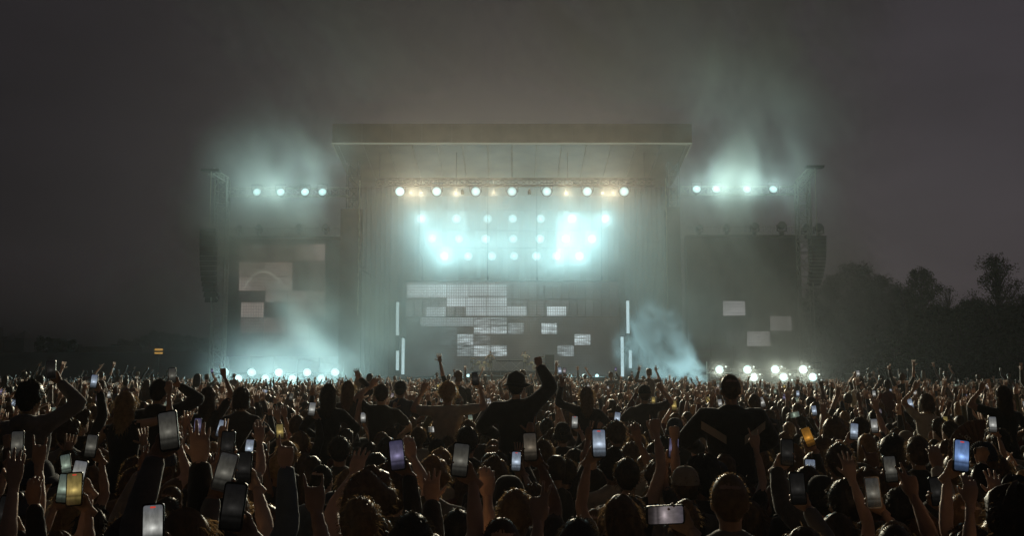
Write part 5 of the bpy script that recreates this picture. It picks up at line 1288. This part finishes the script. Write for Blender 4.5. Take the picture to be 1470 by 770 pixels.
def smoke(name, lo, hi, voxel, blobs, dens, step, nscale, lo_t, hi_t, colr=(.98, .93, .88), aniso=.3, base=0.0, distort=1.2, detail=4, soot=.55):
    mat = smoke_material(name, colr, aniso, dens, step, soot=soot)
    ng = bpy.data.node_groups.new(name + '_cloud', 'GeometryNodeTree'); n = ng.nodes; l = ng.links.new
    ng.interface.new_socket('Geometry', in_out='INPUT', socket_type='NodeSocketGeometry')
    ng.interface.new_socket('Geometry', in_out='OUTPUT', socket_type='NodeSocketGeometry')
    go = n.new('NodeGroupOutput'); vc = n.new('GeometryNodeVolumeCube'); sm = n.new('GeometryNodeSetMaterial')
    vc.inputs['Min'].default_value = lo; vc.inputs['Max'].default_value = hi
    for k, a in enumerate('XYZ'): vc.inputs['Resolution ' + a].default_value = max(4, int((hi[k] - lo[k]) / voxel))
    vc.inputs['Background'].default_value = 0
    pos = n.new('GeometryNodeInputPosition'); total = None
    # billowing: the blobs are looked up at a position pushed about by noise
    wz = n.new('ShaderNodeTexNoise'); wz.inputs['Scale'].default_value = nscale * .8; wz.inputs['Detail'].default_value = 3; l(pos.outputs[0], wz.inputs['Vector'])
    ws = n.new('ShaderNodeVectorMath'); ws.operation = 'SUBTRACT'; l(wz.outputs['Color'], ws.inputs[0]); ws.inputs[1].default_value = (.5, .5, .5)
    wm = n.new('ShaderNodeVectorMath'); wm.operation = 'MULTIPLY'; l(ws.outputs[0], wm.inputs[0]); wm.inputs[1].default_value = (distort / nscale * .5,) * 3
    wp = n.new('ShaderNodeVectorMath'); wp.operation = 'ADD'; l(pos.outputs[0], wp.inputs[0]); l(wm.outputs[0], wp.inputs[1])
    for (cx, cy_, cz, rx, ry, rz, amp) in blobs:
        s = n.new('ShaderNodeVectorMath'); s.operation = 'SUBTRACT'; l(wp.outputs[0], s.inputs[0]); s.inputs[1].default_value = (cx, cy_, cz)
        d = n.new('ShaderNodeVectorMath'); d.operation = 'DIVIDE'; l(s.outputs[0], d.inputs[0]); d.inputs[1].default_value = (rx, ry, rz)
        q = n.new('ShaderNodeVectorMath'); q.operation = 'DOT_PRODUCT'; l(d.outputs[0], q.inputs[0]); l(d.outputs[0], q.inputs[1])
        e = n.new('ShaderNodeMapRange'); e.interpolation_type = 'SMOOTHERSTEP'; e.inputs[1].default_value = 1.0; e.inputs[2].default_value = 0.0; e.inputs[3].default_value = 0; e.inputs[4].default_value = amp
        l(q.outputs['Value'], e.inputs[0])
        if total is None: total = e.outputs[0]
        else:
            a = n.new('ShaderNodeMath'); a.operation = 'ADD'; l(total, a.inputs[0]); l(e.outputs[0], a.inputs[1]); total = a.outputs[0]
    rot = n.new('ShaderNodeVectorRotate'); rot.rotation_type = 'Y_AXIS'; rot.inputs['Angle'].default_value = .5; l(pos.outputs[0], rot.inputs['Vector'])
    sc_ = n.new('ShaderNodeVectorMath'); sc_.operation = 'MULTIPLY'; sc_.inputs[1].default_value = (1, 1, .5); l(rot.outputs[0], sc_.inputs[0])
    z = n.new('ShaderNodeTexNoise'); z.inputs['Scale'].default_value = nscale; z.inputs['Detail'].default_value = detail; z.inputs['Roughness'].default_value = .6; z.inputs['Distortion'].default_value = distort
    l(sc_.outputs[0], z.inputs['Vector'])
    r = n.new('ShaderNodeMapRange'); r.inputs[1].default_value = lo_t; r.inputs[2].default_value = hi_t; r.inputs[3].default_value = base; r.inputs[4].default_value = 1
    l(z.outputs[0], r.inputs[0])
    mu = n.new('ShaderNodeMath'); mu.operation = 'MULTIPLY'; l(total, mu.inputs[0]); l(r.outputs[0], mu.inputs[1])
    l(mu.outputs[0], vc.inputs['Density']); l(vc.outputs[0], sm.inputs[0]); sm.inputs['Material'].default_value = mat; l(sm.outputs[0], go.inputs[0])
    o = MB().box(lo, hi).build(name, None); o.data.materials.append(mat)
    md = o.modifiers.new('cloud', 'NODES'); md.node_group = ng
    return tag(o, kind='stuff')
def bl(px, py, Y, rx, ry, rz, amp):
    p = at(px, py, Y); k = Y / FPX
    return (p.x, Y, p.z, rx * k, ry, rz * k, amp)
DRIFT = [bl(1060, 180, 83, 160, 6, 170, .6), bl(1140, 170, 83, 190, 6, 200, .55), bl(1000, 10, 81, 350, 7, 220, 1.0), bl(395, 275, 83.5, 180, 6, 190, .8), bl(390, 460, 84, 300, 6, 200, 1.8), bl(1070, 390, 83.5, 230, 6, 190, 1.7), bl(1170, 450, 82, 170, 6, 130, 1.6),
         bl(520, -10, 81, 400, 7, 200, .6), bl(930, 100, 81, 240, 4, 80, .5), bl(1098, 536, 77.4, 130, 1.4, 40, .6)]
tag(smoke('smoke', (-36, 73, .3), (46, 88.9, 46), .5, DRIFT, .18, 3, .12, .42, .65, base=.1, detail=5, distort=1.5), 'smoke drifting over the roof and the two wings', 'smoke')
INNER = [bl(735, 340, 95, 300, 6.5, 135, 1.0), bl(735, 275, 95.5, 300, 4.5, 70, .18), bl(545, 420, 92, 150, 4, 230, .8), bl(925, 400, 92, 140, 4, 220, .8), bl(735, 485, 92, 270, 3.5, 110, .55)]
tag(smoke('smoke', (-20, 89, 1.9), (20, 100.8, 21), .5, INNER, .15, 3, .13, .3, .72, base=.5, soot=.1), 'thick even smoke filling the stage mouth', 'smoke')
JET = [bl(1004, 546, 78, 15, .8, 20, 1.6), bl(993, 530, 78, 24, 1.2, 26, 1.4), bl(978, 512, 78, 32, 1.6, 32, 1.0), bl(958, 490, 78, 42, 1.9, 40, .7), bl(938, 470, 78, 50, 2, 46, .5), bl(922, 500, 78, 50, 1.8, 60, .3), bl(960, 530, 78, 44, 1.6, 36, .5)]
e = at(870, 420, 78); f = at(1040, 565, 78)
tag(smoke('smoke_jet', (e.x, 75.6, .3), (f.x, 79.4, e.z + .5), .12, JET, 2.6, 1.5, .62, .44, .56, base=0.02, aniso=.1, distort=2.2, detail=5, colr=(.97, .97, .97), soot=.05), 'white smoke jet bursting up beside the stage', 'smoke')
hz, hnt, hout = nmat('haze_volume')
hv = hnt.nodes.new('ShaderNodeVolumePrincipled'); hv.inputs['Color'].default_value = (.95, .93, .9, 1); hv.inputs['Density'].default_value = HAZE = 0.0002; hv.inputs['Anisotropy'].default_value = .75
hnt.links.new(hv.outputs[0], hout.inputs['Volume'])
hb = MB().box((-905, -70, -3), (905, 1510, 60)).build('haze', None); hb.data.materials.append(hz); tag(hb, kind='stuff')
